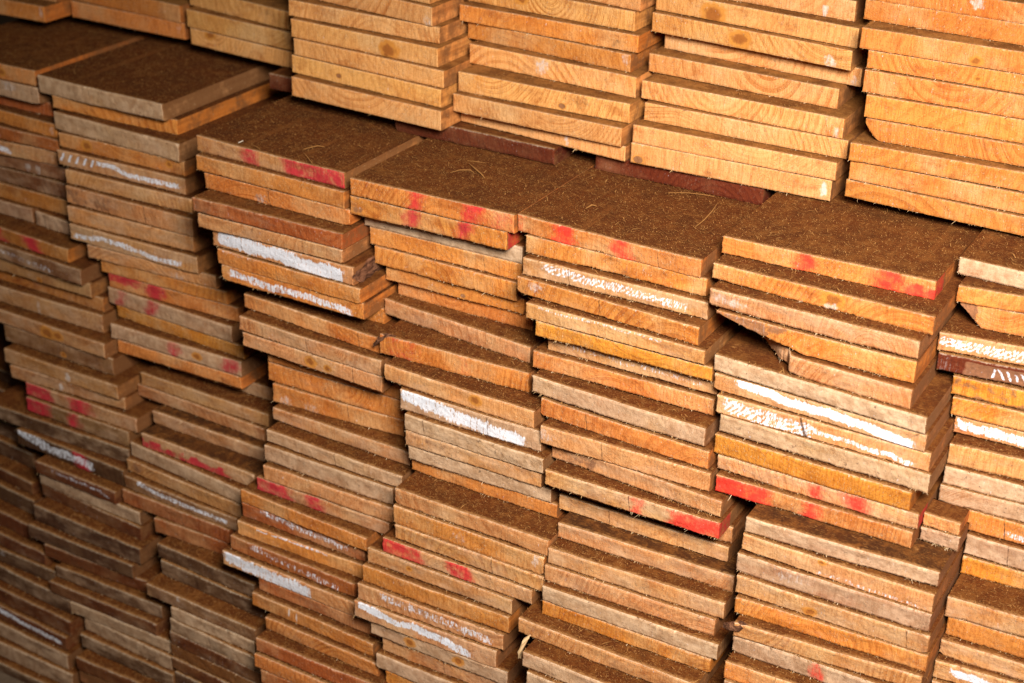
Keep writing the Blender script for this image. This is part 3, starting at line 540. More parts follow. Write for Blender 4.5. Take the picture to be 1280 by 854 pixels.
def face_marks(U, V, W, T, marks, seed):
    """Paint and stain masks over a face; U along it 0..1, V down it 0..1, W x T metres."""
    white, red, knot, chalk, bark, dirt = (np.zeros_like(U) for _ in range(6))
    X, Z = U * W, V * T
    n1 = vnoise(U * 24 + 3, V * 3 + 1, seed); n2 = vnoise(U * 70, V * 6 + 5, seed + 1)
    for m in marks:
        k = m[0]
        if k in 'WZ':
            pts, wid, st = m[1], m[2], m[3]
            us = [p[0] for p in pts]; vs = [p[1] for p in pts]
            c = np.interp(U, us, vs) + (vnoise(U * 11 + 3, V * 1 + 1, seed + 2) - .5) * .16
            hw = wid * .60 * (0.80 + 0.45 * n2 + .3 * n1)
            ends = sstep(U, us[0] - .012, us[0] + .03) * (1 - sstep(U, us[-1] - .05, us[-1] + .012))
            s = (1 - sstep(np.abs(V - c), hw * .55, hw * 1.05)) * ends
            if k == 'Z':        # quick zigzag hatching
                f = (X * 0.9 + Z * 0.8 + .006 * vnoise(U * 30, V * 2, seed + 4)) / (0.0046 + .0022 * vnoise(U * 9, V * 0, seed + 5))
                s = s * (0.40 + 0.50 * sstep(np.abs((f % 1.0) - .5),   .08, .42))
            white = np.maximum(white, s * st * 0.78)
        elif k == 'T':          # row of separate tick marks
            for j in range(5):
                cu = m[1] + (m[2] - m[1]) * j / 4
                d = np.abs(X - cu * W + (Z - T * .4) * .5)
                white = np.maximum(white, (1 - sstep(d, .0014, .0036)) * (1 - sstep(np.abs(V - .4), .22, .34)))
        elif k == 'N':          # scrawled characters: slanting strokes
            x0 = m[1] * W; r = random.Random(5)
            for j in range(12):
                cx = x0 + .0085 * j; sl = r.choice((-.5, -.35, .15, -.6)); h = r.uniform(.22, .36)
                d = np.abs(X - cx - sl * (T * .55 - Z))
                white = np.maximum(white, (1 - sstep(d, .0010, .0024)) * (1 - sstep(np.abs(V - .55 - .1 * j / 12), h * .8, h)) * .75)
        elif k in 'RPS':
            a, b = m[1], m[2]; where = m[3] if len(m) > 3 else ''
            sl = (V - .5) * (((seed * 37) % 11) / 11 - .5) * .09 + (vnoise(U * 14, V * 2, seed + 9) - .5) * .05
            e = min(.055, (b - a) * .55 + .014) + .015 * n1
            s = sstep(U + sl, a - e, a + e) * (1 - sstep(U + sl, b - e, b + e)) if a > 0.01 else 1 - sstep(U + sl, b - e, b + e)
            if b > .99: s = sstep(U + sl, a - e, a + e)
            if where == 'top': s = s * (1 - sstep(V + (n1 - .5) * .4, .45, .7))
            if where == 'bot': s = s * sstep(V + (n1 - .5) * .5, .35, .6)
            s = s * (.62 + .5 * n1) * (.82 + .3 * n2)
            s = np.maximum(s, .20 * sstep(U, a - .09, a) * (1 - sstep(U, b, b + .09)))
            red = np.maximum(red, s * (.42 if k == 'S' else .9))
        elif k == 'k':
            d = np.hypot((U - m[1]) * W / 1.25, (V - m[2]) * T) / (m[3] * W * .85)
            knot = np.maximum(knot, 1 - sstep(d + (n2 - .5) * .25, .05, 1.15))
        elif k == 'h':
            d = np.hypot((U - m[1]) * W / 1.3, (V - m[2]) * T) / (m[3] * W * .5)
            knot = np.maximum(knot, .55 * (1 - sstep(d, .5, 1.5))); bark = np.maximum(bark, 1.1 * (1 - sstep(d, .55, .95)))
        elif k == 'w':
            d = np.hypot((U - m[1]) / m[3], (V - m[2]) / .55)
            chalk = np.maximum(chalk, (1 - sstep(d + (n2 - .5) * .5, .35, 1.1)) * (.45 + .6 * m[4]))
        elif k == 'm':
            d = np.hypot((U - m[1]) / m[3], (V - m[2]) / .6)
            dirt = np.maximum(dirt, (1 - sstep(d + (n2 - .5) * .5, .3, 1.1)) * .52)
        elif k == 'q':
            s = sstep(U, m[1] - .02, m[1] + .02) * (1 - sstep(U, m[2] - .1, m[2] + .05))
            bark = np.maximum(bark, s * .46 * (.6 + .7 * n1))
        elif k in ('c', 'c2'):
            cu = m[1] + (V - .5) * (.012 if k == 'c' else .03) + (n2 - .5) * .004
            d = np.abs(U - cu) * W
            dirt = np.maximum(dirt, (1 - sstep(d, .0005, .0012 if k == 'c' else .0030)) * (.75 if k == 'c' else 1.2))
        elif k == 'X':
            for sg in (-1, 1):
                d = np.abs((U - m[1]) * W - sg * (V - .5) * T * .8)
                dirt = np.maximum(dirt, (1 - sstep(d, .0004, .0012)) * .6 * (np.abs(V - .5) < .38))
        elif k == 'g2':
            chalk = np.maximum(chalk, (.36 if m[1] > .5 else 0.0) * (1 - sstep(U, m[1] - .02, m[1] + .02)) * (.5 + .6 * n1))
    return white, red, knot, chalk, bark, dirt

FIBRES = []
def board_mesh(i, row):
    """One board as one closed mesh: a ragged sawn end face, rounded arrises, long faces, torn fibres at the arrises."""
    stack, kind, xl, xr, yl, yr, zt, t, marks, fl = row
    rs = np.random.RandomState(1000 + i)
    W = xr - xl; gap = rs.uniform(.0003, .0011) if stack != 'S' else .0002
    x0, y0, z0 = (xl + xr) / 2, min(yl, yr), zt - t
    marks = list(marks)
    if stack[0] != 'U' and stack != 'S' and rs.rand() < .28: marks.append(('c', rs.uniform(.12, .9)))
    painted = any(m[0] in 'WZTNcc2Xh' for m in marks)
    nu, nv = (230, 18) if painted else (190, 12)
    if stack == 'S': nu, nv = 90, 8
    u = np.linspace(0, 1, nu); v = np.linspace(0, 1, nv)
    U, V = np.meshgrid(u, v)                       # rows go down the face
    rough = 0.45 if stack[0] == 'U' else 0.95
    def rag(f, amp, s): return (vnoise(u * f, u * 0 + s * .37, 50 + i) - .5) * 2 * amp
    bow = rs.uniform(-.0013, .0013) * (1.0 if stack[0] != 'U' else .5) * (1 - (2 * u - 1) ** 2)
    top = .0001 - np.abs(rag(140, .0005 * rough, 1)) + rag(23, .0003 * rough, 2) + np.minimum(bow, 0)
    bot = gap + rag(120, .0004 * rough, 3) + rag(17, .0003 * rough, 4) + np.maximum(bow, 0)
    lef = np.abs(rag(1, 0, 0)).max() + (vnoise(v * 9, v * 0 + 1.3, 80 + i)) * .0012 * rough
    rig = (vnoise(v * 9, v * 0 + 4.3, 81 + i)) * .0012 * rough
    top = top - np.where(vnoise(u * 13, u * 0 + 2.7, 60 + i) > .80, 1, 0) * np.abs(rag(80, .0016 * rough, 6))
    bot = bot + np.where(vnoise(u * 11, u * 0 + 5.7, 61 + i) > .78, 1, 0) * np.abs(rag(90, .0018 * rough, 7))
    wl, wr = rs.exponential(.0006 if stack[0] == 'U' else .0010, 2); bot = bot + np.minimum(wl, .0032) * (1 - u) ** 2 + np.minimum(wr, .0032) * u ** 2
    if rs.rand() < .30 and stack[0] != 'U':       # crushed corners
        cw, chh = rs.uniform(.01, .03), rs.uniform(.002, .006); e1 = np.clip(1 - (u if rs.rand() < .5 else 1 - u) / cw, 0, 1) ** 1.5
        top = top - chh * e1 * (rs.rand() < .5); bot = bot + chh * e1 * (rs.rand() < .5)
    zb = np.full(nu, 0.0) + bot                    # bottom line above z0
    ztop = t + top
    dy = np.zeros(nu)
    if 'LB' in fl:      # waney lower edge that rises to one side
        zb = zb + t * .80 * np.clip(1 - u / .47, 0, 1) ** 1.15 + t * .05 * (vnoise(u * 50, u * 0, 9) - .5) * (u < .45)
    if 'LW' in fl:      # rounded lower corner
        zb = zb + t * .75 * np.clip(1 - u / .085, 0, 1) ** 1.6
    if 'LX' in fl:
        zb = zb + t * .92 * np.clip(1 - u / .12, 0, 1)
    if 'BR' in fl:      # the front corner has split away
        j1 = vnoise(u * 40, u * 0 + .5, 7); j2 = vnoise(u * 110, u * 0 + .5, 8)
        dy = .058 * (1 - sstep(u + (j1 - .5) * .015, .05, .40)) ** 1.0 + .010 * (1 - sstep(u, .36, .40)) + (j1 * .004 + j2 * .002) * (1 - sstep(u, .36, .42))
        zb = zb + t * (.10 + .30 * j1) * (1 - sstep(u, .25, .5))
    Z = ztop[None, :] * (1 - V) + zb[None, :] * V
    X = (U - .5) * W
    X = X + (1 - U) ** 40 * lef[:, None] - U ** 40 * rig[:, None]
    Yf = (yl + (yr - yl) * U) - y0 + dy[None, :]
    Yf = Yf + (vnoise(U * 60 * W / .25, V * 7, 200 + i) - .5) * .00035 * (.4 + rough) + (vnoise(U * 9, V * 2 + 3, 201 + i) - .5) * .0016 * rough
    # arrises eased
    e = .0011 if kind in 'fo' else .0016
    dedge = np.minimum(np.minimum(U, 1 - U) * W, np.minimum(V, 1 - V) * t)
    Yf = Yf + e * .55 * np.clip(1 - dedge / e, 0, 1) ** 2
    Yb = BACK - y0 if 'O' not in fl else .038
    P = np.stack([X, Yf, Z], -1).reshape(-1, 3)
    idx = np.arange(nu * nv).reshape(nv, nu)
    faces = []; mats = []
    q = np.stack([idx[:-1, :-1], idx[1:, :-1], idx[1:, 1:], idx[:-1, 1:]], -1).reshape(-1, 4)
    faces += q.tolist(); mats += [0] * len(q)
    # long faces: a second ring just behind the arris (full size), then the far end
    ring = np.concatenate([idx[0, :], idx[1:, -1], idx[-1, -2::-1], idx[-2:0:-1, 0]])
    ztop2 = np.full(nu, t - .0001) + np.minimum(bow, 0); n0 = len(P)
    rp = P[ring].copy()
    mid = P.mean(0)
    rp2 = rp.copy(); rp2[:, 1] += .0022
    # outline behind the arris: regular, not ragged
    ru = U.reshape(-1)[ring]; rv = V.reshape(-1)[ring]
    zb2 = zb - np.abs(bot - gap) * .6
    rz = (np.interp(ru, u, ztop2)) * (1 - rv) + np.interp(ru, u, zb2) * rv
    rx = (ru - .5) * W
    rp2[:, 0] = rx; rp2[:, 2] = rz
    back = []
    for d in (.008, .030, .036):
        q2 = rp2.copy(); q2[:, 1] += d; back.append(q2)
    q2 = rp2.copy(); q2[:, 1] = Yb; back.append(q2)
    L = len(ring)
    V3 = np.concatenate([P, rp2] + back); base = [ring] + [n0 + L * q + np.arange(L) for q in range(5)]
    seg = np.empty(L, int); seg[:nu - 1] = 2; seg[nu - 1:nu + nv - 2] = 1; seg[nu + nv - 2:2 * nu + nv - 3] = 1; seg[2 * nu + nv - 3:] = 1
    for b in range(5):
        A, B = base[b], base[b + 1]
        A2, B2 = np.roll(A, -1), np.roll(B, -1)
        fq = np.stack([A, A2, B2, B], -1)
        faces += fq.tolist()
        mats += (np.where(seg == 2, 0 if b == 0 else 2, seg)).tolist()
    faces.append((n0 + 4 * L + np.arange(L)).tolist()); mats.append(1)
    # torn fibres standing off the arrises
    near = stack not in ('S',)
    fv = []; ff = []
    if near:
        nf = int({'f': 50, 'o': 80}.get(kind, 105) * (1.0 if stack in ('C3', 'C4', 'C5', 'C6', 'U4', 'U5', 'U6', 'N') else .45))
        cl5 = rs.rand(5)
        for k in range(nf):
            uu = rs.rand() if rs.rand() < .55 else float(np.clip(rs.choice(cl5) + rs.normal(0, .03), 0, 1)); up = rs.rand() < .55
            j = int(uu * (nu - 1))
            p = P[idx[0, j] if up else idx[-1, j]]
            ln = rs.exponential(.0015) + .0008; ln = min(ln, .008); w = rs.uniform(.00012, .00035)
            d = np.array([rs.normal(0, .8), -rs.uniform(.15, .9), (rs.uniform(-.2, .7) if up else rs.uniform(-.9, .2))]); d /= np.linalg.norm(d)
            sd = np.cross(d, [0, 1, .3]); sd /= np.linalg.norm(sd) + 1e-9; cu = np.array([rs.normal(0, .3), 0, -rs.uniform(0, .6)]) * ln * .5
            b0 = len(V3) + len(fv)
            fv += [p - sd * w, p + sd * w, p + d * ln * .55 + cu * .3 + sd * w * .8, p + d * ln * .55 + cu * .3 - sd * w * .8, p + d * ln + cu]
            ff += [[b0, b0 + 1, b0 + 2, b0 + 3], [b0 + 3, b0 + 2, b0 + 4]]
    if fv:
        V3 = np.concatenate([V3, np.array(fv)]); faces += ff; mats += [3] * len(ff)
    me = bpy.data.meshes.new('lumber_board')
    me.from_pydata(V3.tolist(), [], faces)
    for m in (M_END, M_SIDE, M_TOP, M_FIB): me.materials.append(m)
    me.polygons.foreach_set('material_index', np.array(mats, np.int32))
    # masks
    n = len(V3); paint = np.zeros((n, 4)); stain = np.zeros((n, 4))
    wh, rd, kn, ch, bk, dt = face_marks(U, V, W, t, marks, 300 + i)
    if 'LB' in fl: bk = np.maximum(bk, .62 * (1 - sstep(U + V * .12, .34, .46))); ch = np.maximum(ch, .42 * (1 - sstep(U + V * .12, .32, .44))); 
    if 'LX' in fl: bk = np.maximum(bk, .9 * (1 - sstep(U, .05, .13)))
    if 'LW' in fl: dt = np.maximum(dt, .42 * (1 - sstep(U, .02, .10)))
    if stack == 'C6' and kind == 'd': bk = np.maximum(bk, .75 * sstep(U, .09, .14) * sstep(V, .02, .2)); ch = np.maximum(ch, .45 * (1 - sstep(U, .05, .10)))
    paint[:nu * nv, 0] = wh.reshape(-1); paint[:nu * nv, 1] = rd.reshape(-1); paint[:nu * nv, 2] = kn.reshape(-1)
    paint[:, 3] = 1.0 if stack in ('C0', 'L1', 'C1', 'C2') or 'd' in fl else (.6 if stack == 'C3' else 0.0)
    ed = np.exp(-V * t / .0016) * .75 + np.exp(-(1 - V) * t / .0011) * .45
    stain[:nu * nv, 0] = ch.reshape(-1); stain[:nu * nv, 1] = bk.reshape(-1); stain[:nu * nv, 2] = ed.reshape(-1); stain[:nu * nv, 3] = dt.reshape(-1)
    # paint that ran round the corner on to the long edge
    if 'E' in fl:
        s = (rx > W * .49)
        for b in (1, 2, 3): paint[base[b][s], 1] = .62
    tr = np.zeros(L); tr[:nu - 1] = 1
    stain[base[1], 2] = .95 * tr; stain[base[2], 2] = .30 * tr
    for nm, arr in (('paint', paint), ('stain', stain)):
        a = me.attributes.new(nm, 'FLOAT_COLOR', 'POINT'); a.data.foreach_set('color', arr.astype(np.float32).reshape(-1))
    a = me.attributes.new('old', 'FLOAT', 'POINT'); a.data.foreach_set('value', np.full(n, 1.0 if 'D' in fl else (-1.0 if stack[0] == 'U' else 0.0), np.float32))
    me.update()
    return me, (x0, y0, z0)

# ------------------------------------------------------------------ labels
ORD = ('zeroth first second third fourth fifth sixth seventh eighth ninth tenth eleventh twelfth thirteenth fourteenth fifteenth sixteenth '
       'seventeenth eighteenth nineteenth twentieth twenty-first twenty-second twenty-third twenty-fourth twenty-fifth twenty-sixth '
       'twenty-seventh twenty-eighth twenty-ninth thirtieth thirty-first thirty-second thirty-third thirty-fourth thirty-fifth thirty-sixth').split()
def mark_words(marks, fl):
    ks = [m[0] for m in marks]
    nr = sum(k in 'RP' for k in ks)
    if 'BR' in fl: return ' with broken corner'
    if 'LB' in fl: return ' with barky lower edge'
    if 'LX' in fl or 'LW' in fl: return ' with slanted corner'
    if 'N' in ks: return ' with white handwriting'
    if nr and ('W' in ks): return ' with white and red paint'
    if nr > 1: return ' with red paint marks'
    if nr: return ' with red paint mark'
    if 'T' in ks: return ' with white ticks and scrawl'
    if 'Z' in ks: return ' with white zigzag hatching'
    if 'W' in ks: return ' with white paint stroke'
    if 'S' in ks: return ' with pink stain'
    if ks.count('k') > 1: return ' with two knots'
    if 'k' in ks: return ' with one knot'
    if 'h' in ks: return ' with small hole'
    return ''

stacks = {}
for i, row in enumerate(BOARDS): stacks.setdefault(row[0], []).append(i)
LOWER = ['C0', 'C1', 'C2', 'C3', 'C4', 'C5', 'C6']; UPPER = ['U0', 'U1', 'U2', 'U3', 'U4', 'U5', 'U6']
def label_of(i, row):
    stack, kind = row[0], row[1]; look = KIND[kind][2]; mk = mark_words(row[8], row[9])
    k = stacks[stack].index(i)
    if stack in LOWER:
        return f"{look} board{mk}, {ORD[k + 1]} down {ORD[LOWER.index(stack) + 1]} lower stack from dark end"
    if stack in UPPER:
        n = len(stacks[stack]) - k
        return f"{look} board{mk}, {ORD[n]} up {ORD[UPPER.index(stack) + 1]} upper stack from dark end"
    if stack == 'L1':
        return f"{look} board{mk}, {ORD[k + 1]} down shadowy stack at bottom corner"
    if stack == 'N':
        return ('narrow orange offcut wedged between two lower stacks, above a purplish one', 'narrow purplish offcut wedged between two lower stacks, under an orange one')[k]
    return ('dark board end set back under the third upper stack', 'long dark red board set back under the fourth upper stack',
            'dark red board set back under the fifth and sixth upper stacks', 'dark set back board under first upper stack', 'dark set back board under second upper stack')[k]

rng = random.Random(11)
boards = []
for i, row in enumerate(BOARDS):
    stack, kind = row[0], row[1]
    me, loc = board_mesh(i, row)
    o = bpy.data.objects.new('spacer_board' if stack == 'S' else 'narrow_offcut' if stack == 'N' else 'lumber_board', me)
    me.name = o.name
    C.objects.link(o); o.location = loc
    c, w, _ = KIND[kind]
    j = rng.uniform(.88, 1.10); hj = rng.uniform(-.05, .05)
    kk = stacks[stack].index(i)        # old, dirty wood low at the dark end; tint also carries the corner's shade
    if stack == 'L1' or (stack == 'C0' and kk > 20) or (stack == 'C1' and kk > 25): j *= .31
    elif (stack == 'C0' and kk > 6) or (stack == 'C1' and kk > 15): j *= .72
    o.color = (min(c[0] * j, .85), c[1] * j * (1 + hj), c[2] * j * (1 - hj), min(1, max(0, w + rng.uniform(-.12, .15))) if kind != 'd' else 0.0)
    o['label'] = label_of(i, row)
    o['category'] = 'board'
    o['group'] = {'S': 'spacer boards between the two piles', 'N': 'narrow offcuts between stacks'}.get(stack, 'boards of the upper pile' if stack[0] == 'U' else 'boards of the lower pile')
    boards.append(o)

# ------------------------------------------------------------------ bark, splinters: parts of their board
def lump(name, parent, pts, rad, mat, seed, label=None):
    """A rough strip of bark or torn wood following points given in the board's own space."""
    rs = np.random.RandomState(seed); vs = []; fs = []; K = 9
    for a, p in enumerate(pts):
        for b in range(K):
            th = 2 * math.pi * b / K
            rr = rad[a] * rs.uniform(.6, 1.25)
            vs.append((p[0] + rs.normal(0, .0004), p[1] + math.cos(th) * rr * .9, p[2] + math.sin(th) * rr))
    for a in range(len(pts) - 1):
        for b in range(K):
            fs.append((a * K + b, a * K + (b + 1) % K, (a + 1) * K + (b + 1) % K, (a + 1) * K + b))
    fs.append(tuple(range(K))); fs.append(tuple(range((len(pts) - 1) * K, len(pts) * K)))
    me = bpy.data.meshes.new(name); me.from_pydata(vs, [], fs); me.materials.append(mat)
    o = bpy.data.objects.new(name, me); C.objects.link(o); o.parent = parent
    if label: o['label'] = label
    return o
def bd(stack, k): return boards[stacks[stack][k]], BOARDS[stacks[stack][k]]
o, r = bd('C3', 8); w, t = r[3] - r[2], r[7]
lump('bark', o, [(-w / 2 - .012, .004, t * .25), (-w / 2 - .002, .003, t * .70), (-w / 2 + .010, .004, t * .92), (-w / 2 + .022, .007, t * .98)], [.003, .006, .006, .002], M_BARK, 1)
o, r = bd('C5', 17); w, t = r[3] - r[2], r[7]
lump('bark', o, [(-w / 2 - .014, .006, t * .40), (-w / 2 - .004, .004, t * .55), (-w / 2 + .008, .004, t * .75), (-w / 2 + .016, .006, t * .95)], [.004, .008, .007, .002], M_BARK, 2)
o, r = bd('C4', 21); w, t = r[3] - r[2], r[7]
lump('splinter', o, [(-w / 2 - .008, .012, t * .35), (-w / 2 - .007, .010, t * .75), (-w / 2 - .004, .012, t * 1.25), (-w / 2 + .002, .016, t * 1.75)], [.007, .009, .008, .003], M_FIB, 3)
o, r = bd('C2', 5); w, t = r[3] - r[2], r[7]
K = 12
lump('bark', o, [(w / 2 - .001 + .0035 * math.sin(a * 1.7) ** 2, .006 + .013 * a, t * .5) for a in range(K)], [.006] + [t * .48] * (K - 2) + [.006], M_BARK, 4)

# ------------------------------------------------------------------ sawdust on every ledge (too many bits to count)
def ledges():
    """Ledge strips: for each board the part of its top that sticks out beyond the board above it."""
    out = []
    for s, ids in stacks.items():
        if s in 'SN': continue
        for a, i in enumerate(ids):
            r = BOARDS[i]
            yf = (r[4] + r[5]) / 2
            if 'D' in r[9]: continue
            if a == 0: dep = .32 if s[0] == 'C' else 0
            else:
                p = BOARDS[ids[a - 1]]; dep = max(0, (p[4] + p[5]) / 2 - yf)
                if 'A' in r[9] or 'A' in p[9]: dep = .006
            out.append((r, dep))
    return out
def dust(name, seed, per_m2, lmin, lmax, wid, mat, edge=0, long=0.0):
    rs = np.random.RandomState(seed); vs = []; fs = []
    for r, dep in ledges():
        W = r[3] - r[2]
        n = int(W * dep * per_m2) + int(edge * W)
        for k in range(min(n, 5200)):
            u = rs.rand(); d = dep * (rs.rand() if k > edge * W else rs.rand() ** 3)
            d = max(d, .0008)
            x = r[2] + u * W; y = r[4] + (r[5] - r[4]) * u + d + (.002 if 'BR' not in r[9] else .07)
            z = r[6] + .0003
            a = rs.uniform(0, math.pi * 2); l = rs.uniform(lmin, lmax) * (1 if rs.rand() < .9 else 2.2); w = wid * rs.uniform(.5, 1.4); lift = rs.uniform(0, .45) * l
            if rs.rand() < long: l = rs.uniform(.006, .016); w *= 1.6; lift = .0015
            c, s_ = math.cos(a), math.sin(a); b0 = len(vs); bend = rs.normal(0, .25) * l
            vs += [(x - s_ * w, y + c * w, z), (x + s_ * w, y - c * w, z), (x + c * l * .5 + s_ * (w + bend), y + s_ * l * .5 - c * (w + bend), z + lift * .7 + w),
                   (x + c * l * .5 - s_ * (w - bend), y + s_ * l * .5 + c * (w - bend), z + lift * .7 + w), (x + c * l + s_ * bend * .3, y + s_ * l, z + lift * .6)]
            fs += [(b0, b0 + 1, b0 + 2, b0 + 3), (b0 + 3, b0 + 2, b0 + 4)]
    me = bpy.data.meshes.new(name); me.from_pydata(vs, [], fs); me.materials.append(mat)
    o = bpy.data.objects.new(name, me); C.objects.link(o)
    o['kind'] = 'stuff'; o['label'] = 'brown sawdust and pale wood fibres lying on the exposed board ledges'
    return o
dust('sawdust', 5, 64000, .0010, .0038, .00026, M_DUST, edge=420, long=.012)

# ------------------------------------------------------------------ single shavings and chips
def ribbon(name, pts, w, label, mat=None, group='shavings lying on the lower pile'):
    """A thin curled shaving through points, lying on the sawdust."""
    pts = [np.array(p, float) for p in pts]; vs = []; fs = []; th = .0004
    for a, p in enumerate(pts):
        d = pts[min(a + 1, len(pts) - 1)] - pts[max(a - 1, 0)]; d /= np.linalg.norm(d)
        s = np.array([-d[1], d[0], .25]); s /= np.linalg.norm(s); ww = w * (.35 if a in (0, len(pts) - 1) else 1)
        up = np.array([0, 0, th])
        vs += [p - s * ww, p + s * ww, p + s * ww + up, p - s * ww + up]
    for a in range(len(pts) - 1):
        for b in range(4): fs.append((a * 4 + b, a * 4 + (b + 1) % 4, a * 4 + 4 + (b + 1) % 4, a * 4 + 4 + b))
    fs += [(0, 1, 2, 3), tuple(range(len(vs) - 4, len(vs)))]
    c0 = np.mean(pts, 0); c0[2] = min(p[2] for p in pts)
    me = bpy.data.meshes.new(name); me.from_pydata([tuple(np.array(v) - c0) for v in vs], [], fs); me.materials.append(mat or M_SHAVE)
    o = bpy.data.objects.new(name, me); C.objects.link(o); o.location = c0
    o['label'] = label; o['category'] = 'wood shaving'; o['group'] = group
    return o
SHAVINGS = [
    ([(-1.2993, 1.6654, 0), (-1.291, 1.6748, 0.003), (-1.2854, 1.6823, 0.004), (-1.2789, 1.6886, 0.001)], 0.0022, 'curled golden shaving near the red-marked end of the third top board', 0),
    ([(-1.2915, 1.655, 0.001), (-1.2733, 1.6402, 0.003), (-1.2574, 1.6281, 0.002), (-1.2454, 1.6211, 0)], 0.0012, 'thin pale strand beside the curled golden shaving', 0),
    ([(-1.2969, 1.6476, 0), (-1.2806, 1.6316, 0.002)], 0.0012, 'short pale sliver behind the red-marked edge of the third top board', 0),
    ([(-1.3714, 1.6415, 0), (-1.3575, 1.6349, 0.002), (-1.3468, 1.6303, 0)], 0.0012, 'thin sliver beside the pale chip on the third top board', 0),
    ([(-1.3905, 1.6349, 0.001), (-1.388, 1.6425, 0.003)], 0.0035, 'pale chip of wood on the front edge of the third top board', 1),
    ([(-1.0773, 1.7019, 0), (-1.0696, 1.7142, 0.002), (-1.0577, 1.722, 0.002), (-1.0484, 1.7172, 0)], 0.0016, 'long straw shaving in the cluster on the fourth top board', 0),
    ([(-1.0742, 1.7445, 0.001), (-1.0564, 1.7302, 0.003), (-1.0354, 1.7149, 0.003), (-1.0271, 1.7095, 0)], 0.0022, 'broad shaving crossing the cluster on the fourth top board', 0),
    ([(-1.0827, 1.754, 0), (-1.0682, 1.7559, 0.001), (-1.0555, 1.7605, 0)], 0.001, 'thin shaving behind the cluster on the fourth top board', 0),
    ([(-0.8613, 1.688, 0), (-0.8595, 1.7023, 0.001), (-0.853, 1.7032, 0)], 0.0028, 'broad flat flake on the fifth top board', 0),
    ([(-0.7955, 1.7977, 0), (-0.7718, 1.8097, 0.001), (-0.7503, 1.8135, 0.002), (-0.7375, 1.8184, 0)], 0.001, 'long straight straw shaving at the back of the fifth top board', 0),
    ([(-0.7156, 1.7064, 0), (-0.7151, 1.7348, 0.001), (-0.7185, 1.7677, 0.001), (-0.7248, 1.7998, 0)], 0.0014, 'long dusty shaving leaning towards the gap beside the sixth top board', 0),
    ([(-0.6194, 1.8584, 0), (-0.6005, 1.8608, 0.003), (-0.5819, 1.8761, 0.003), (-0.5714, 1.8896, 0)], 0.0014, 'long golden strand lying under the edge of the upper pile', 0),
    ([(-0.5968, 1.8599, 0), (-0.5755, 1.8672, 0.002), (-0.557, 1.8858, 0.003), (-0.5456, 1.9097, 0.004)], 0.0014, 'bowed golden strand crossing others under the upper pile edge', 0),
    ([(-0.5403, 1.7954, 0), (-0.5292, 1.8056, 0.001), (-0.5155, 1.8145, 0)], 0.0012, 'straight pale splinter in the middle of the sixth top board', 0),
    ([(-0.4519, 1.7958, 0), (-0.4394, 1.801, 0.001)], 0.0012, 'short pale splinter near the red-painted corner of the sixth top board', 0),
    ([(-0.4725, 1.8889, 0), (-0.4623, 1.8861, 0.001)], 0.0013, 'short splinter near the gap beside the seventh top board', 0),
    ([(-0.564, 1.7148, 0), (-0.5563, 1.7083, 0.001), (-0.548, 1.7079, 0.002), (-0.5369, 1.7165, 0)], 0.0009, 'thread of torn fibre on the front edge of the sixth top board', 0),
]
PILE_TOP = 0.9615
for pts, w, lab, pale in SHAVINGS:
    zt = PILE_TOP
    ribbon('wood_chip' if pale else 'wood_shaving', [(x, y, zt + .0012 + h * .8) for x, y, h in pts], w * .38, lab, M_PALE if pale else M_SHAVE)

# ------------------------------------------------------------------ ground
me = bpy.data.meshes.new('ground'); me.from_pydata([(-40, -30, 0), (40, -30, 0), (40, 60, 0), (-40, 60, 0)], [], [(0, 1, 2, 3)]); me.materials.append(M_GROUND)
g = bpy.data.objects.new('ground', me); C.objects.link(g); g['kind'] = 'structure'

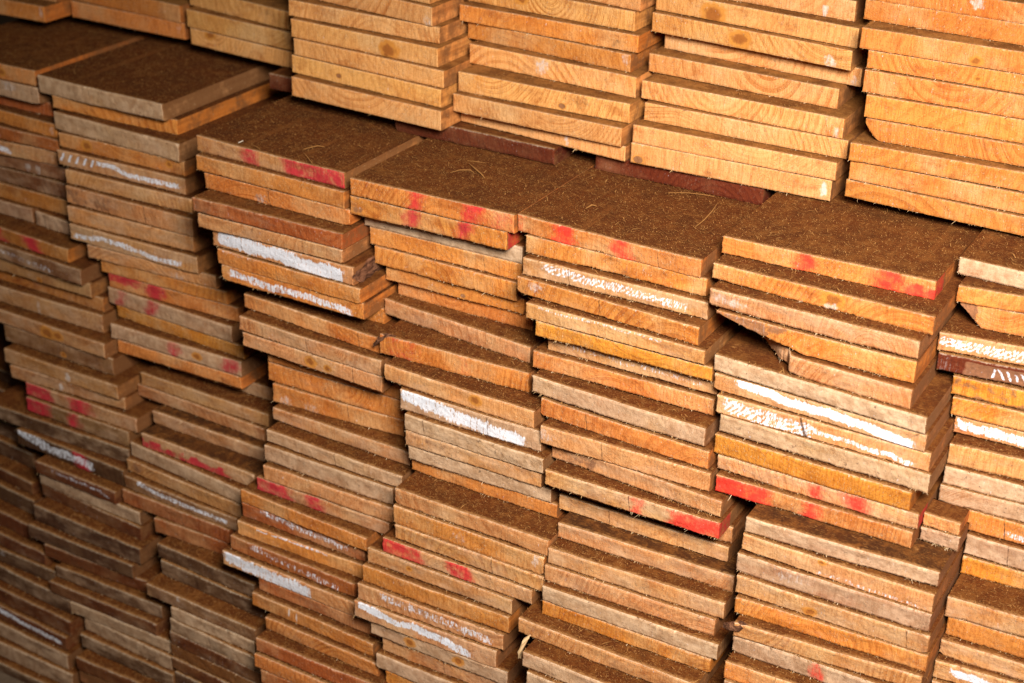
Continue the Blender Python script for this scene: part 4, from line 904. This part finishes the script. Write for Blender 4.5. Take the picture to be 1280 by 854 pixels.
# the layers of the lower pile that stay below the picture, down to the ground
lowest = {s: min(BOARDS[i][6] - BOARDS[i][7] for i in ids) for s, ids in stacks.items() if s[0] in 'CL'}
vs, fs = [], []
for s, z in lowest.items():
    rr = BOARDS[stacks[s][-1]]; k = 0
    while z > .02:
        h = min(.0245, z); x0, x1 = rr[2] + .002, rr[3] - .002; y = (rr[4] + rr[5]) / 2 + .004 * ((k * 7) % 3); b = len(vs)
        vs += [(x0, y, z - h), (x1, y, z - h), (x1, y, z - .001), (x0, y, z - .001), (x0, BACK, z - h), (x1, BACK, z - h), (x1, BACK, z - .001), (x0, BACK, z - .001)]
        fs += [tuple(b + q for q in f) for f in ((0, 1, 2, 3), (5, 4, 7, 6), (4, 0, 3, 7), (1, 5, 6, 2), (3, 2, 6, 7), (4, 5, 1, 0))]
        z -= .0255; k += 1
me = bpy.data.meshes.new('buried_board_layers'); me.from_pydata(vs, [], fs); me.materials.append(M_SIDE)
o = bpy.data.objects.new('buried_board_layers', me); C.objects.link(o); o.color = (.4, .2, .1, .4)
o['kind'] = 'stuff'; o['label'] = 'lowest layers of the lower pile, down to the ground'

# ------------------------------------------------------------------ camera
cam = bpy.data.cameras.new('camera'); co = bpy.data.objects.new('camera', cam); C.objects.link(co)
co.matrix_world = Matrix.Translation((0, 0, CAM_Z)) @ Matrix(CAM_ROT).to_4x4()
cam.sensor_width = 36.0; cam.lens = LENS; cam.clip_start = .05; cam.clip_end = 200
cam.dof.use_dof = True; cam.dof.focus_distance = 1.96; cam.dof.aperture_fstop = 4.2
SC.camera = co

# ------------------------------------------------------------------ light: a wide soft light high in front at the bright end, dim surroundings
def area(name, loc, target, size, power, color, spread=180):
    l = bpy.data.lights.new(name, 'AREA'); l.shape = 'RECTANGLE'; l.size, l.size_y = size; l.energy = power; l.color = color; l.spread = math.radians(spread)
    o = bpy.data.objects.new(name, l); C.objects.link(o)
    from mathutils import Vector
    o.location = loc; d = Vector(target) - Vector(loc); o.rotation_euler = d.to_track_quat('-Z', 'Y').to_euler()
    return o
area('soft_front_light', (.20, .32, 2.12), (-.56, 1.60, .94), (.7, .55), 28.5, (1.0, .93, .845), 86)
w = bpy.data.worlds.new('World'); SC.world = w; w.use_nodes = True
bg = w.node_tree.nodes['Background']; bg.inputs[0].default_value = (1.0, .86, .70, 1); bg.inputs[1].default_value = .02

SC.view_settings.view_transform = 'Standard'; SC.view_settings.look = 'None'
SC.view_settings.exposure = 0.0; SC.view_settings.gamma = 1.0
SC.render.engine = 'CYCLES'
SC.cycles.max_bounces = 6; SC.cycles.diffuse_bounces = 4
SC.cycles.use_denoising = True
